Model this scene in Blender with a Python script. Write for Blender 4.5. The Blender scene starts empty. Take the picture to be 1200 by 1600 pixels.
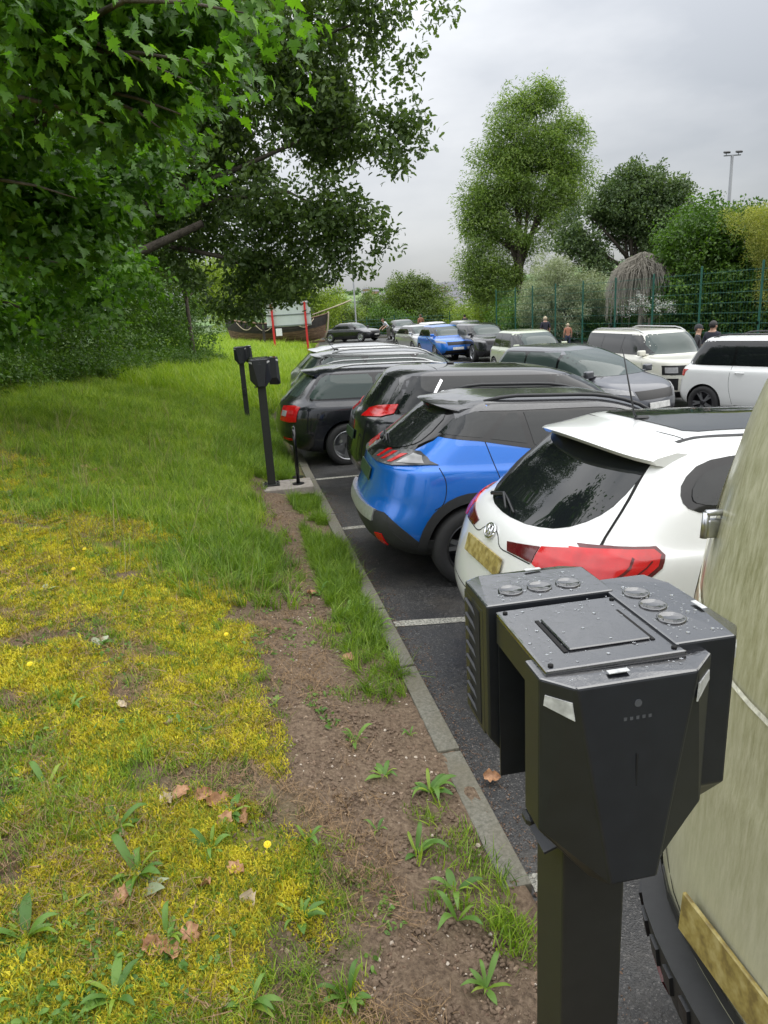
import bpy, bmesh, math, random
import numpy as np
from mathutils import Vector, Matrix, Euler, geometry
from mathutils.bvhtree import BVHTree
random.seed(7); RNG = np.random.default_rng(7)
R = math.radians
SC = bpy.context.scene
COL = SC.collection

# ------------------------------------------------------------------ camera, sky, sun, exposure
CAM_H = 2.2
F_PX = 1100.0
_p, _r = R(16.0), R(3.5)
_fwd = Vector((0, math.cos(_p), -math.sin(_p)))
_right0 = Vector((1, 0, 0)); _up0 = _right0.cross(_fwd)
_right = (_right0*math.cos(_r) - _up0*math.sin(_r)).normalized()
_up = _right.cross(_fwd).normalized()
camd = bpy.data.cameras.new('camera'); cam = bpy.data.objects.new('camera', camd); COL.objects.link(cam)
camd.sensor_fit = 'VERTICAL'; camd.sensor_height = 36; camd.lens = 36*F_PX/1600
camd.clip_start = 0.05; camd.clip_end = 9000
mw = Matrix.Identity(4)
for i in range(3):
    mw[i][0] = _right[i]; mw[i][1] = _up[i]; mw[i][2] = -_fwd[i]
mw[2][3] = CAM_H
cam.matrix_world = mw
SC.camera = cam

SUN_EL, SUN_AZ = 52, 95      # degrees; azimuth clockwise from +Y
world = bpy.data.worlds.new('World'); SC.world = world; world.use_nodes = True
wt = world.node_tree; wt.nodes.clear()
def wn(t, **k):
    n = wt.nodes.new(t)
    for a, b in k.items(): setattr(n, a, b)
    return n
wo = wn('ShaderNodeOutputWorld'); wb = wn('ShaderNodeBackground'); wb.inputs[1].default_value = 0.10
sky = wn('ShaderNodeTexSky', sky_type='NISHITA', sun_disc=False, sun_elevation=R(SUN_EL), sun_rotation=R(SUN_AZ))
tc = wn('ShaderNodeTexCoord')
sep = wn('ShaderNodeSeparateXYZ'); wt.links.new(tc.outputs['Generated'], sep.inputs[0])
mp = wn('ShaderNodeMapping'); mp.inputs['Scale'].default_value = (1.0, 1.0, 2.6); mp.inputs['Location'].default_value = (.35, .2, .1)
wt.links.new(tc.outputs['Generated'], mp.inputs[0])
nz = wn('ShaderNodeTexNoise'); nz.inputs['Scale'].default_value = 1.7; nz.inputs['Detail'].default_value = 6; nz.inputs['Roughness'].default_value = .52
wt.links.new(mp.outputs[0], nz.inputs['Vector'])
cr = wn('ShaderNodeValToRGB')      # overcast cloud deck: patchy grey
cr.color_ramp.elements[0].position = .36; cr.color_ramp.elements[0].color = (.73, .755, .795, 1)
cr.color_ramp.elements[1].position = .66; cr.color_ramp.elements[1].color = (1.24, 1.24, 1.24, 1)
wt.links.new(nz.outputs['Fac'], cr.inputs[0])
el = wn('ShaderNodeMapRange'); el.inputs['From Min'].default_value = 0; el.inputs['From Max'].default_value = 1
el.inputs['To Min'].default_value = 2.15; el.inputs['To Max'].default_value = 14.0
wt.links.new(sep.outputs['Z'], el.inputs['Value'])
az = wn('ShaderNodeMapRange')      # cloud deck brighter to the left, darker to the right
az.inputs['From Min'].default_value = -1; az.inputs['From Max'].default_value = 1
az.inputs['To Min'].default_value = 1.5; az.inputs['To Max'].default_value = .56
wt.links.new(sep.outputs['X'], az.inputs['Value'])
m1 = wn('ShaderNodeMath', operation='MULTIPLY'); wt.links.new(el.outputs[0], m1.inputs[0]); wt.links.new(az.outputs[0], m1.inputs[1])
vm = wn('ShaderNodeVectorMath', operation='SCALE'); wt.links.new(cr.outputs[0], vm.inputs[0]); wt.links.new(m1.outputs[0], vm.inputs['Scale'])
mx = wn('ShaderNodeMixRGB'); mx.inputs[0].default_value = .9
wt.links.new(sky.outputs[0], mx.inputs[1]); wt.links.new(vm.outputs[0], mx.inputs[2])
wt.links.new(mx.outputs[0], wb.inputs[0]); wt.links.new(wb.outputs[0], wo.inputs[0])
sund = bpy.data.lights.new('sun', 'SUN'); sund.energy = 1.1; sund.angle = R(85); sund.color = (1, .965, .9)
suno = bpy.data.objects.new('sun', sund); COL.objects.link(suno)
sd = Vector((math.sin(R(SUN_AZ))*math.cos(R(SUN_EL)), math.cos(R(SUN_AZ))*math.cos(R(SUN_EL)), math.sin(R(SUN_EL))))
suno.rotation_euler = sd.to_track_quat('Z', 'Y').to_euler()
suno.location = sd*50
SC.view_settings.view_transform = 'Standard'; SC.view_settings.look = 'None'
SC.view_settings.gamma = 1; SC.view_settings.use_curve_mapping = False
SC.view_settings.exposure = 0.95
SC.cycles.max_bounces = 7; SC.cycles.diffuse_bounces = 3; SC.cycles.glossy_bounces = 3; SC.cycles.transmission_bounces = 4
SC.cycles.transparent_max_bounces = 8; SC.cycles.caustics_reflective = False; SC.cycles.caustics_refractive = False

# ------------------------------------------------------------------ helpers
def tag(o, label=None, cat=None, group=None, kind=None):
    if label: o['label'] = label
    if cat: o['category'] = cat
    if group: o['group'] = group
    if kind: o['kind'] = kind
    return o
def empty(name, loc=(0, 0, 0), rz=0.0, label=None, cat=None, group=None, kind=None):
    o = bpy.data.objects.new(name, None); COL.objects.link(o); o.location = loc; o.rotation_euler = (0, 0, rz)
    o.empty_display_size = .2
    return tag(o, label, cat, group, kind)
def link(name, me, mats=None, parent=None, smooth=None):
    if mats:
        for m in (mats if isinstance(mats, (list, tuple)) else [mats]): me.materials.append(m)
    o = bpy.data.objects.new(name, me); COL.objects.link(o)
    if parent: o.parent = parent
    if smooth is not None: me.shade_smooth() if smooth else me.shade_flat()
    return o
def npmesh(name, V, Fc):
    """V (n,3) float, Fc (m,k) int, all faces k-gons"""
    V = np.asarray(V, np.float32); Fc = np.asarray(Fc, np.int32)
    me = bpy.data.meshes.new(name); n, k = Fc.shape
    me.vertices.add(len(V)); me.vertices.foreach_set('co', V.ravel())
    me.loops.add(n*k); me.loops.foreach_set('vertex_index', Fc.ravel())
    me.polygons.add(n); me.polygons.foreach_set('loop_start', np.arange(0, n*k, k, dtype=np.int32))
    me.polygons.foreach_set('loop_total', np.full(n, k, np.int32))
    me.update(calc_edges=True); me.validate()
    return me
def pymesh(name, V, Fc):
    me = bpy.data.meshes.new(name); me.from_pydata([tuple(v) for v in V], [], Fc); me.update(); return me
def bmobj(name, bm, mats, parent=None, smooth=False, fix=True):
    if fix: bmesh.ops.recalc_face_normals(bm, faces=bm.faces)
    me = bpy.data.meshes.new(name); bm.to_mesh(me); bm.free()
    return link(name, me, mats, parent, smooth)
def attr(me, name, vals, typ='FLOAT', dom='POINT'):
    a = me.attributes.new(name, typ, dom)
    key = {'FLOAT': 'value', 'INT': 'value', 'FLOAT_VECTOR': 'vector', 'FLOAT_COLOR': 'color'}[typ]
    a.data.foreach_set(key, np.asarray(vals, np.int32 if typ == 'INT' else np.float32).ravel())
def box_bm(bm, sx, sy, sz, c=(0, 0, 0), rot=None, bev=0.0, seg=1):
    r = bmesh.ops.create_cube(bm, size=1.0); vs = r['verts']
    for v in vs: v.co = Vector((v.co.x*sx, v.co.y*sy, v.co.z*sz))
    if bev > 0:
        es = list({e for v in vs for e in v.link_edges})
        b = bmesh.ops.bevel(bm, geom=es, offset=bev, segments=seg, affect='EDGES', profile=.6)
        vs = list({v for f in b['faces'] for v in f.verts} | {v for v in vs if v.is_valid})
    M = Matrix.Translation(c)
    if rot is not None: M = M @ (rot.to_4x4() if hasattr(rot, 'to_4x4') else rot)
    for v in vs: v.co = M @ v.co
    return vs
def box(name, s, c, m, parent=None, bev=0.0, rot=None, seg=1):
    bm = bmesh.new(); box_bm(bm, *s, c=c, bev=bev, rot=rot, seg=seg)
    return bmobj(name, bm, m, parent)
def tube_bm(bm, pts, rad, n=8, cap=True):
    pts = [Vector(p) for p in pts]
    if not hasattr(rad, '__len__'): rad = [rad]*len(pts)
    rings = []; up = Vector((0, 0, 1)); a0 = None
    for i, p in enumerate(pts):
        t = (pts[min(i+1, len(pts)-1)] - pts[max(i-1, 0)])
        if t.length < 1e-9: t = Vector((0, 0, 1))
        t.normalize()
        if a0 is None: a = t.orthogonal().normalized()
        else:
            a = (a0 - t*a0.dot(t))
            a = a.normalized() if a.length > 1e-6 else t.orthogonal().normalized()
        a0 = a; b = t.cross(a)
        rings.append([bm.verts.new(p + (a*math.cos(2*math.pi*k/n) + b*math.sin(2*math.pi*k/n))*rad[i]) for k in range(n)])
    for i in range(len(rings)-1):
        for k in range(n):
            bm.faces.new((rings[i][k], rings[i][(k+1) % n], rings[i+1][(k+1) % n], rings[i+1][k]))
    if cap:
        bm.faces.new(rings[0][::-1]); bm.faces.new(rings[-1])
def tube(name, pts, rad, m, parent=None, n=8, smooth=True):
    bm = bmesh.new(); tube_bm(bm, pts, rad, n); return bmobj(name, bm, m, parent, smooth)
def lathe_bm(bm, prof, n=24, axis='Y', c=(0, 0, 0)):
    """prof: list of (radius, along) ; closed rings swept"""
    c = Vector(c); rings = []
    for r_, a in prof:
        ring = []
        for k in range(n):
            t = 2*math.pi*k/n
            if axis == 'Y': v = Vector((r_*math.cos(t), a, r_*math.sin(t)))
            elif axis == 'Z': v = Vector((r_*math.cos(t), r_*math.sin(t), a))
            else: v = Vector((a, r_*math.cos(t), r_*math.sin(t)))
            ring.append(bm.verts.new(v+c))
        rings.append(ring)
    for i in range(len(rings)-1):
        for k in range(n): bm.faces.new((rings[i][k], rings[i][(k+1) % n], rings[i+1][(k+1) % n], rings[i+1][k]))
    for rg in (rings[0][::-1], rings[-1]):
        try: bm.faces.new(rg)
        except Exception: pass
    return rings
def copy_tree(o, parent=None, _map=None):
    c = o.copy(); COL.objects.link(c)
    if parent: c.parent = parent; c.matrix_parent_inverse = o.matrix_parent_inverse
    for ch in list(o.children): copy_tree(ch, c)
    return c
def pray(px, py):
    return _right*((px-600)/F_PX) + _up*((800-py)/F_PX) + _fwd
def at(px, py, Y):
    d = pray(px, py); return d*(Y/d.y) + Vector((0, 0, CAM_H))

# value noise on arrays
_perm = np.random.default_rng(11).random((256, 256))
def vnoise(x, y, s=1.0, o=0):
    x = np.asarray(x, float)*s + 37.3*o; y = np.asarray(y, float)*s + 17.7*o
    xi = np.floor(x).astype(int); yi = np.floor(y).astype(int); fx = x-xi; fy = y-yi
    fx = fx*fx*(3-2*fx); fy = fy*fy*(3-2*fy)
    g = lambda a, b: _perm[a & 255, b & 255]
    return (g(xi, yi)*(1-fx)+g(xi+1, yi)*fx)*(1-fy) + (g(xi, yi+1)*(1-fx)+g(xi+1, yi+1)*fx)*fy
def fbm(x, y, s=1.0, oct=4, o=0):
    t = 0; a = .5
    for k in range(oct): t = t + a*vnoise(x, y, s*2**k, o+k); a *= .5
    return t/(1-.5**oct)
def sstep(a, b, x):
    t = np.clip((np.asarray(x, float)-a)/(b-a), 0, 1); return t*t*(3-2*t)

# ------------------------------------------------------------------ the lie of the land
def kerbx(y):
    y = np.asarray(y, float)
    return np.where(y < 16, .92-.195*y, -2.2-.05*(y-16))
def asph(x, y=0):
    return -0.06*np.clip(np.asarray(x, float), 0, 9)
def ground_u(x, y): return (kerbx(y)-np.asarray(x, float))*.98
def bank(x, y):
    u = ground_u(x, y); y = np.asarray(y, float)
    h = .014 + .105*sstep(.10, .75, u)
    top = 1.35*(1-sstep(14, 34, y)) + .52*sstep(14, 34, y)
    r = np.clip((u-.62)/4.6, 0, 1.25)
    h = h + top*(r*1.05 - .12*r*r)*sstep(.45, 1.1, u)
    h = h + .05*(fbm(x, y, 1.1, 3, 5)-.5)*sstep(.2, 1, u)
    h = h + .028*(fbm(x, y, 5.0, 3, 9)-.5)*sstep(.05, .3, u)
    return h
def ground(x, y):
    u = ground_u(x, y)
    return np.where(u > 0.0, bank(x, y), asph(x, y))
def gz(x, y): return float(ground(x, y))

# ------------------------------------------------------------------ materials
class NT:
    def __init__(s, name):
        s.m = bpy.data.materials.new(name); s.m.use_nodes = True; s.t = s.m.node_tree; s.t.nodes.clear()
        s.out = s.n('ShaderNodeOutputMaterial'); s.b = s.n('ShaderNodeBsdfPrincipled'); s.l(s.b.outputs[0], s.out.inputs[0])
    def n(s, t, **k):
        nd = s.t.nodes.new(t)
        for a, b in k.items(): setattr(nd, a, b)
        return nd
    def l(s, a, b): s.t.links.new(a, b)
    def set(s, **k):
        for a, v in k.items():
            nm = {'rough': 'Roughness', 'metal': 'Metallic', 'coat': 'Coat Weight', 'coatr': 'Coat Roughness', 'spec': 'Specular IOR Level', 'ior': 'IOR', 'trans': 'Transmission Weight', 'alpha': 'Alpha'}[a]
            s.b.inputs[nm].default_value = v
        return s
    def coord(s, kind='Object'): return s.n('ShaderNodeTexCoord').outputs[kind]
    def noise(s, vec, scale, detail=4, rough=.55, out='Fac', dist=0):
        n = s.n('ShaderNodeTexNoise'); n.inputs['Scale'].default_value = scale; n.inputs['Detail'].default_value = detail
        n.inputs['Roughness'].default_value = rough; n.inputs['Distortion'].default_value = dist; s.l(vec, n.inputs['Vector']); return n.outputs[out]
    def voro(s, vec, scale, feature='F1', out='Distance', rnd=1):
        n = s.n('ShaderNodeTexVoronoi', feature=feature); n.inputs['Scale'].default_value = scale; n.inputs['Randomness'].default_value = rnd
        s.l(vec, n.inputs['Vector']); return n.outputs[out]
    def ramp(s, fac, stops, interp='LINEAR'):
        r = s.n('ShaderNodeValToRGB'); r.color_ramp.interpolation = interp; e = r.color_ramp.elements
        while len(e) < len(stops): e.new(.5)
        for q, (p, c) in zip(e, stops):
            q.position = p; q.color = (*c, 1) if hasattr(c, '__len__') else (c, c, c, 1)
        s.l(fac, r.inputs[0]); return r.outputs[0]
    def mix(s, fac, a, b, mode='MIX'):
        m = s.n('ShaderNodeMixRGB', blend_type=mode)
        for i, v in ((0, fac), (1, a), (2, b)):
            if isinstance(v, (int, float)): m.inputs[i].default_value = v if i == 0 else (v, v, v, 1)
            elif isinstance(v, tuple): m.inputs[i].default_value = (*v, 1)
            else: s.l(v, m.inputs[i])
        return m.outputs[0]
    def math(s, op, a, b=0.0):
        m = s.n('ShaderNodeMath', operation=op)
        for i, v in ((0, a), (1, b)):
            if isinstance(v, (int, float)): m.inputs[i].default_value = v
            else: s.l(v, m.inputs[i])
        return m.outputs[0]
    def bump(s, h, strength=.3, dist=.01):
        b = s.n('ShaderNodeBump'); b.inputs['Strength'].default_value = strength; b.inputs['Distance'].default_value = dist
        s.l(h, b.inputs['Height'])
        if s.b.inputs['Normal'].is_linked: s.l(s.b.inputs['Normal'].links[0].from_socket, b.inputs['Normal'])
        s.l(b.outputs[0], s.b.inputs['Normal']); return b
    def color(s, c):
        if isinstance(c, tuple): s.b.inputs['Base Color'].default_value = (*c, 1)
        else: s.l(c, s.b.inputs['Base Color'])
        return s
    def attr(s, name, out='Fac'): return s.n('ShaderNodeAttribute', attribute_name=name).outputs[out]

def simple(name, c, rough=.5, metal=0, coat=0, var=.12, vs=30, bump=0, bs=200, spec=.5):
    k = NT(name); v = k.coord(); nz_ = k.noise(v, vs, 3)
    lo = tuple(x*(1-var) for x in c); hi = tuple(min(1, x*(1+var)) for x in c)
    k.color(k.ramp(nz_, [(.3, lo), (.7, hi)])); k.set(rough=rough, metal=metal, coat=coat, spec=spec)
    if bump: k.bump(k.noise(v, bs, 2), bump, .002)
    return k.m
def paint(name, c, metal=0.0, drops=0.0, rough=.3, dirt=.15, flake=False):
    k = NT(name); v = k.coord()
    d = k.noise(v, 3.0, 5, .6)
    k.color(k.mix(k.math('MULTIPLY', k.ramp(d, [(.45, 0.0), (.75, 1.0)]), dirt), c, (.18, .17, .15)))
    k.set(rough=rough, metal=metal, coat=1.0, coatr=.03)
    if drops:
        vo = k.voro(v, 95.0); vo2 = k.voro(v, 210.0)
        h = k.mix(.5, k.ramp(vo, [(0, 1.0), (.28, .7), (.34, 0.0)]), k.ramp(vo2, [(0, 1.0), (.25, .6), (.32, 0.0)]))
        k.bump(h, drops, .0016)
    return k.m
def leafmat(name, lo, mid, hi, trans=.45, rough=.42, sat=1):
    k = NT(name); oi = k.n('ShaderNodeObjectInfo'); a = k.attr('v')
    f = k.math('ADD', k.math('MULTIPLY', oi.outputs['Random'], .5), k.math('MULTIPLY', a, .5))
    c = k.ramp(f, [(.12, lo), (.5, mid), (.88, hi)])
    k.color(c); k.set(rough=rough, spec=.45)
    tr = k.n('ShaderNodeBsdfTranslucent'); c2 = k.mix(1.0, c, (1.25, 1.35, .45), 'MULTIPLY'); k.l(c2, tr.inputs[0])
    mxs = k.n('ShaderNodeMixShader'); mxs.inputs[0].default_value = trans
    k.l(k.b.outputs[0], mxs.inputs[1]); k.l(tr.outputs[0], mxs.inputs[2]); k.l(mxs.outputs[0], k.out.inputs[0])
    return k.m

M = {}
M['black_plastic'] = simple('black plastic', (.016, .017, .019), .42, bump=.08, bs=900)
M['satin_black'] = simple('satin black metal', (.012, .013, .015), .36, bump=.05, bs=700)
M['trim'] = simple('grained black trim', (.022, .023, .024), .6, bump=.15, bs=600)
M['gloss_black'] = simple('gloss black', (.006, .006, .007), .08, coat=.15, spec=.4)
M['rubber'] = simple('tyre rubber', (.02, .02, .021), .75, bump=.2, bs=250)
M['alloy'] = simple('silver alloy', (.5, .51, .53), .28, .9)
M['dark_alloy'] = simple('dark alloy', (.05, .05, .055), .3, .7)
M['chrome'] = simple('chrome', (.75, .76, .78), .08, 1)
M['void'] = simple('dark underside', (.006, .006, .006), .9)
M['grille'] = simple('black grille mesh', (.012, .012, .013), .4)
k = NT('number plate yellow'); k.color(k.ramp(k.noise(k.coord(), 22, 3, .6), [(.36, (.20, .15, .05)), (.5, (.33, .26, .08)), (.66, (.44, .37, .16))])); k.set(rough=.45); M['plate_yellow'] = k.m
M['plate_dark'] = simple('dark green number plate', (.03, .06, .035), .4, var=.3, vs=14)  # plate's own colour is dark green
M['plate_white'] = simple('number plate white', (.6, .6, .58), .35, var=.2, vs=14)
M['plate_ink'] = simple('blurred plate marks', (.05, .045, .04), .5)
M['silver_trim'] = simple('satin silver trim', (.45, .46, .46), .35, .6, bump=.3, bs=160)

def glass_mat(name, tint=(.008, .010, .011), rough=.025, drops=0.0, trans=0.0):
    k = NT(name); v = k.coord(); k.color(tint); k.set(rough=rough, spec=.42, coat=.12, coatr=.02, trans=trans, ior=1.5)
    h = k.noise(v, 1.6, 2); k.bump(h, .05, .05)
    if drops:
        vo = k.voro(v, 120.0); k.bump(k.ramp(vo, [(0, 1.0), (.22, .7), (.27, 0.0)]), drops, .0012)
    return k.m
M['glass'] = glass_mat('dark tinted glass')
M['wet_glass'] = glass_mat('wet tinted glass', drops=.35)
M['clear_glass'] = glass_mat('pale window glass', (.045, .065, .06), .03)
def lampmat(name, c, scale=55):
    k = NT(name); v = k.coord(); sx = k.n('ShaderNodeSeparateXYZ'); k.l(v, sx.inputs[0])
    wv = k.math('SINE', k.math('MULTIPLY', sx.outputs['Z'], scale*6.28), 0)
    k.color(k.mix(k.math('MULTIPLY', k.noise(v, 12, 3), .8), tuple(x*.35 for x in c), c))
    k.set(rough=.12, coat=.35, coatr=.02); k.bump(wv, .25, .002); return k.m
M['lamp_red'] = lampmat('red tail lamp lens', (.78, .008, .012), 20)
M['lamp_dark_red'] = lampmat('dark red tail lamp lens', (.14, .008, .012), 20)
M['lamp_clear'] = lampmat('clear lamp lens', (.55, .55, .56), 25)
M['lamp_smoke'] = lampmat('smoked lamp lens', (.10, .10, .105), 25)
M['white_paint'] = paint('white car paint', (.74, .75, .74), 0, .12, .3, .04)
M['blue_paint'] = paint('bright blue car paint', (.002, .135, .56), .28, .10, .28, .03)
M['black_paint'] = paint('black car paint', (.008, .009, .013), .3, .12, .25, .06)
M['black_wet'] = paint('rain beaded black paint', (.02, .021, .025), .2, .8, .25, .12)
M['estate_paint'] = paint('blue black car paint', (.010, .012, .018), .4, .10, .25, .08)
M['grey_paint'] = paint('dark grey car paint', (.08, .085, .10), .6, .15, .3, .08)
M['light_grey_paint'] = paint('mid grey car paint', (.22, .23, .235), .6, .15, .3, .08)
M['silver_paint'] = paint('silver car paint', (.42, .43, .43), .6, .1, .3, .08)
M['cream_paint'] = paint('pale cream car paint', (.66, .65, .57), 0, .05, .3, .05)
M['green_paint'] = paint('pale green car paint', (.46, .50, .37), .1, .05, .3, .05)
M['roof_glass'] = glass_mat('wet panoramic roof glass', (.012, .014, .013), .05, .25)

# soil / bank
k = NT('bank soil moss and turf'); v = k.coord('Object')
n1 = k.noise(v, 7, 6, .65); n2 = k.noise(v, 45, 6, .7); n3 = k.noise(v, 1.2, 4)
soil = k.ramp(n2, [(.3, (.06, .042, .03)), (.5, (.17, .122, .083)), (.66, (.26, .195, .135)), (.8, (.40, .31, .23))])
soil = k.mix(k.ramp(n1, [(.36, .6), (.60, 0.0)]), soil, k.mix(.5, (.075, .045, .028), soil))
stone = k.ramp(k.voro(v, 130.0), [(.0, 1.0), (.10, 1.0), (.13, 0.0)])
soil = k.mix(k.math('MULTIPLY', stone, k.ramp(k.noise(v, 20, 2), [(.5, 0.0), (.6, 1.0)])), soil, (.42, .34, .26))
moss = k.ramp(k.noise(v, 60, 6, .75), [(.3, (.09, .08, .012)), (.48, (.24, .22, .02)), (.62, (.40, .36, .03)), (.78, (.54, .49, .06))])
turf = k.ramp(k.noise(v, 40, 6, .75), [(.3, (.03, .045, .010)), (.55, (.09, .14, .02)), (.75, (.17, .23, .035))])
am = k.attr('moss'); at_ = k.attr('turf')
base = k.mix(am, soil, moss); base = k.mix(at_, base, turf)
k.color(base); k.set(rough=.9, spec=.25)
k.bump(n2, .9, .012); k.bump(k.noise(v, 160, 5, .8), .8, .006)
M['bank'] = k.m
k = NT('wet asphalt'); v = k.coord('Object')
ag = k.voro(v, 170.0, out='Color'); agn = k.n('ShaderNodeSeparateColor'); k.l(ag, agn.inputs[0])
c = k.ramp(agn.outputs[0], [(0, (.013, .013, .014)), (.6, (.033, .033, .033)), (.93, (.075, .073, .07)), (1, (.18, .17, .16))])
big = k.noise(v, .9, 5, .6); c = k.mix(k.math('MULTIPLY', k.ramp(k.noise(v, 2.3, 6, .7), [(.5, 0.0), (.66, 1.0)]), .5), c, (.085, .075, .062))
c = k.mix(k.ramp(big, [(.35, .6), (.65, 0.0)]), c, k.mix(.5, c, (.02, .02, .021)))
k.color(c); r_ = k.ramp(big, [(.38, .28), (.62, .75)]); k.l(r_, k.b.inputs['Roughness'])
k.bump(k.voro(v, 170.0), .5, .004); k.bump(k.noise(v, 60, 4), .3, .006)
M['asphalt'] = k.m
k = NT('worn road paint'); v = k.coord('Object')
k.color(k.ramp(k.noise(v, 60, 6, .8), [(.40, (.08, .08, .07)), (.56, (.36, .35, .30)), (.75, (.60, .58, .52))])); k.set(rough=.7); k.bump(k.noise(v, 120, 3), .4, .003)
M['line'] = k.m
k = NT('weathered concrete kerb'); v = k.coord('Object')
k.color(k.mix(k.ramp(k.noise(v, 5, 5), [(.4, .0), (.7, .6)]), k.ramp(k.noise(v, 55, 6, .7), [(.3, (.08, .078, .06)), (.7, (.21, .20, .165))]), (.12, .105, .07)))
k.set(rough=.85); k.bump(k.noise(v, 90, 5, .7), .5, .004); M['kerb'] = k.m
M['pebble'] = NT('pebbles'); kk = M['pebble']; oi = kk.n('ShaderNodeObjectInfo')
kk.color(kk.ramp(oi.outputs['Random'], [(0, (.10, .06, .04)), (.5, (.20, .13, .085)), (.8, (.36, .27, .19)), (.95, (.55, .48, .40))])); kk.set(rough=.8); kk.bump(kk.noise(kk.coord(), 30, 3), .4, .01); M['pebble'] = kk.m
M['soil_clod'] = simple('soil crumbs', (.17, .12, .082), .95, var=.4, vs=20, bump=.6, bs=60)
# foliage colours
M['maple'] = leafmat('maple leaf', (.045, .11, .014), (.08, .19, .022), (.14, .28, .035), .48)
M['maple_bright'] = leafmat('bright maple leaf', (.10, .24, .02), (.15, .32, .025), (.22, .40, .04), .5)  # lighter green than the maple leaf, mostly on the right-hand tips
M['hedge'] = leafmat('hedge leaf', (.04, .085, .016), (.08, .165, .026), (.15, .26, .04), .40, .36)
M['oak'] = leafmat('oak leaf', (.045, .08, .022), (.08, .135, .035), (.14, .21, .055), .42, .5)
M['ash'] = leafmat('ash leaf', (.09, .16, .035), (.18, .27, .065), (.30, .40, .11), .45)
M['far_green'] = leafmat('far bush leaf', (.05, .09, .02), (.11, .17, .03), (.20, .27, .06), .35)
M['far_lime'] = leafmat('lime leaf with sunlit tint', (.12, .18, .02), (.21, .30, .03), (.30, .38, .06), .4)  # lime green with the sunlit look put into the leaf colour
M['silver_leaf'] = leafmat('grey green leaf', (.14, .18, .10), (.28, .33, .20), (.50, .54, .40), .25, .6)
M['dark_oak'] = leafmat('dark evergreen leaf', (.05, .09, .04), (.10, .155, .06), (.17, .24, .095), .35)
M['gold_leaf'] = leafmat('golden willow leaf', (.18, .22, .04), (.36, .38, .09), (.52, .50, .16), .4)
M['blossom'] = simple('white blossom', (.50, .52, .46), .6)
M['grass'] = leafmat('grass blade', (.07, .14, .014), (.17, .29, .025), (.30, .41, .06), .42, .45)
M['grass_lime'] = leafmat('lime grass blade', (.17, .28, .02), (.29, .42, .03), (.42, .50, .08), .42, .45)
M['moss'] = leafmat('moss sprig', (.24, .18, .03), (.58, .50, .035), (.82, .73, .07), .4, .7)
M['moss_green'] = leafmat('green moss sprig', (.13, .17, .02), (.27, .33, .03), (.42, .46, .05), .4, .7)
M['dry_grass'] = leafmat('straw coloured grass', (.20, .17, .07), (.32, .28, .13), (.45, .40, .22), .3, .6)
M['plantain'] = leafmat('plantain leaf', (.07, .16, .025), (.13, .25, .04), (.21, .34, .06), .3, .5)
M['dandelion'] = simple('dandelion yellow', (.85, .68, .02), .6)
k = NT('brown fallen leaf'); v = k.coord(); k.color(k.ramp(k.noise(v, 30, 5), [(.3, (.16, .075, .035)), (.55, (.38, .20, .10)), (.8, (.58, .38, .22))])); k.set(rough=.6); k.bump(k.noise(v, 60, 3), .5, .004); M['dry_leaf'] = k.m
k = NT('tree bark'); v = k.coord(); k.color(k.ramp(k.noise(v, 8, 6, .7, dist=1), [(.3, (.035, .028, .022)), (.7, (.12, .10, .08))])); k.set(rough=.9); k.bump(k.noise(v, 14, 5), .8, .03); M['bark'] = k.m
M['grey_twig'] = simple('bare grey twig', (.27, .25, .21), .85, var=.3)
M['twig'] = simple('dry brown twig', (.16, .10, .065), .85, var=.3)

# ------------------------------------------------------------------ instancing of small stuff
def proto_coll(name, objs):
    c = bpy.data.collections.new(name)
    for o in objs: c.objects.link(o)
    return c
def proto(name, me, mat):
    me.materials.append(mat) if not len(me.materials) else None
    return bpy.data.objects.new(name, me)
def scatter(name, P, rot, scale, coll, nproto, parent=None, kind='stuff', label=None, cat=None, idx=None, link_parent=True):
    P = np.asarray(P, float); n = len(P)
    me = bpy.data.meshes.new(name); me.vertices.add(n); me.vertices.foreach_set('co', P.astype(np.float32).ravel())
    attr(me, 'rot', rot, 'FLOAT_VECTOR'); attr(me, 'sc', scale, 'FLOAT')
    attr(me, 'pick', RNG.integers(0, nproto, n) if idx is None else idx, 'INT')
    o = bpy.data.objects.new(name, me); COL.objects.link(o)
    if parent: o.parent = parent
    tag(o, label, cat, None, kind)
    ng = bpy.data.node_groups.new(name, 'GeometryNodeTree')
    ng.interface.new_socket('Geometry', in_out='INPUT', socket_type='NodeSocketGeometry')
    ng.interface.new_socket('Geometry', in_out='OUTPUT', socket_type='NodeSocketGeometry')
    gi = ng.nodes.new('NodeGroupInput'); go = ng.nodes.new('NodeGroupOutput')
    ip = ng.nodes.new('GeometryNodeInstanceOnPoints'); ci = ng.nodes.new('GeometryNodeCollectionInfo')
    ci.inputs['Collection'].default_value = coll; ci.inputs['Separate Children'].default_value = True; ci.inputs['Reset Children'].default_value = True
    ip.inputs['Pick Instance'].default_value = True
    def na(nm, typ):
        a = ng.nodes.new('GeometryNodeInputNamedAttribute'); a.data_type = typ; a.inputs['Name'].default_value = nm; return a.outputs['Attribute']
    L = ng.links.new
    L(gi.outputs[0], ip.inputs['Points']); L(ci.outputs[0], ip.inputs['Instance'])
    L(na('pick', 'INT'), ip.inputs['Instance Index'])
    L(na('rot', 'FLOAT_VECTOR'), ip.inputs['Rotation']); L(na('sc', 'FLOAT'), ip.inputs['Scale'])
    L(ip.outputs[0], go.inputs[0])
    md = o.modifiers.new('scatter', 'NODES'); md.node_group = ng
    return o

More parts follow.
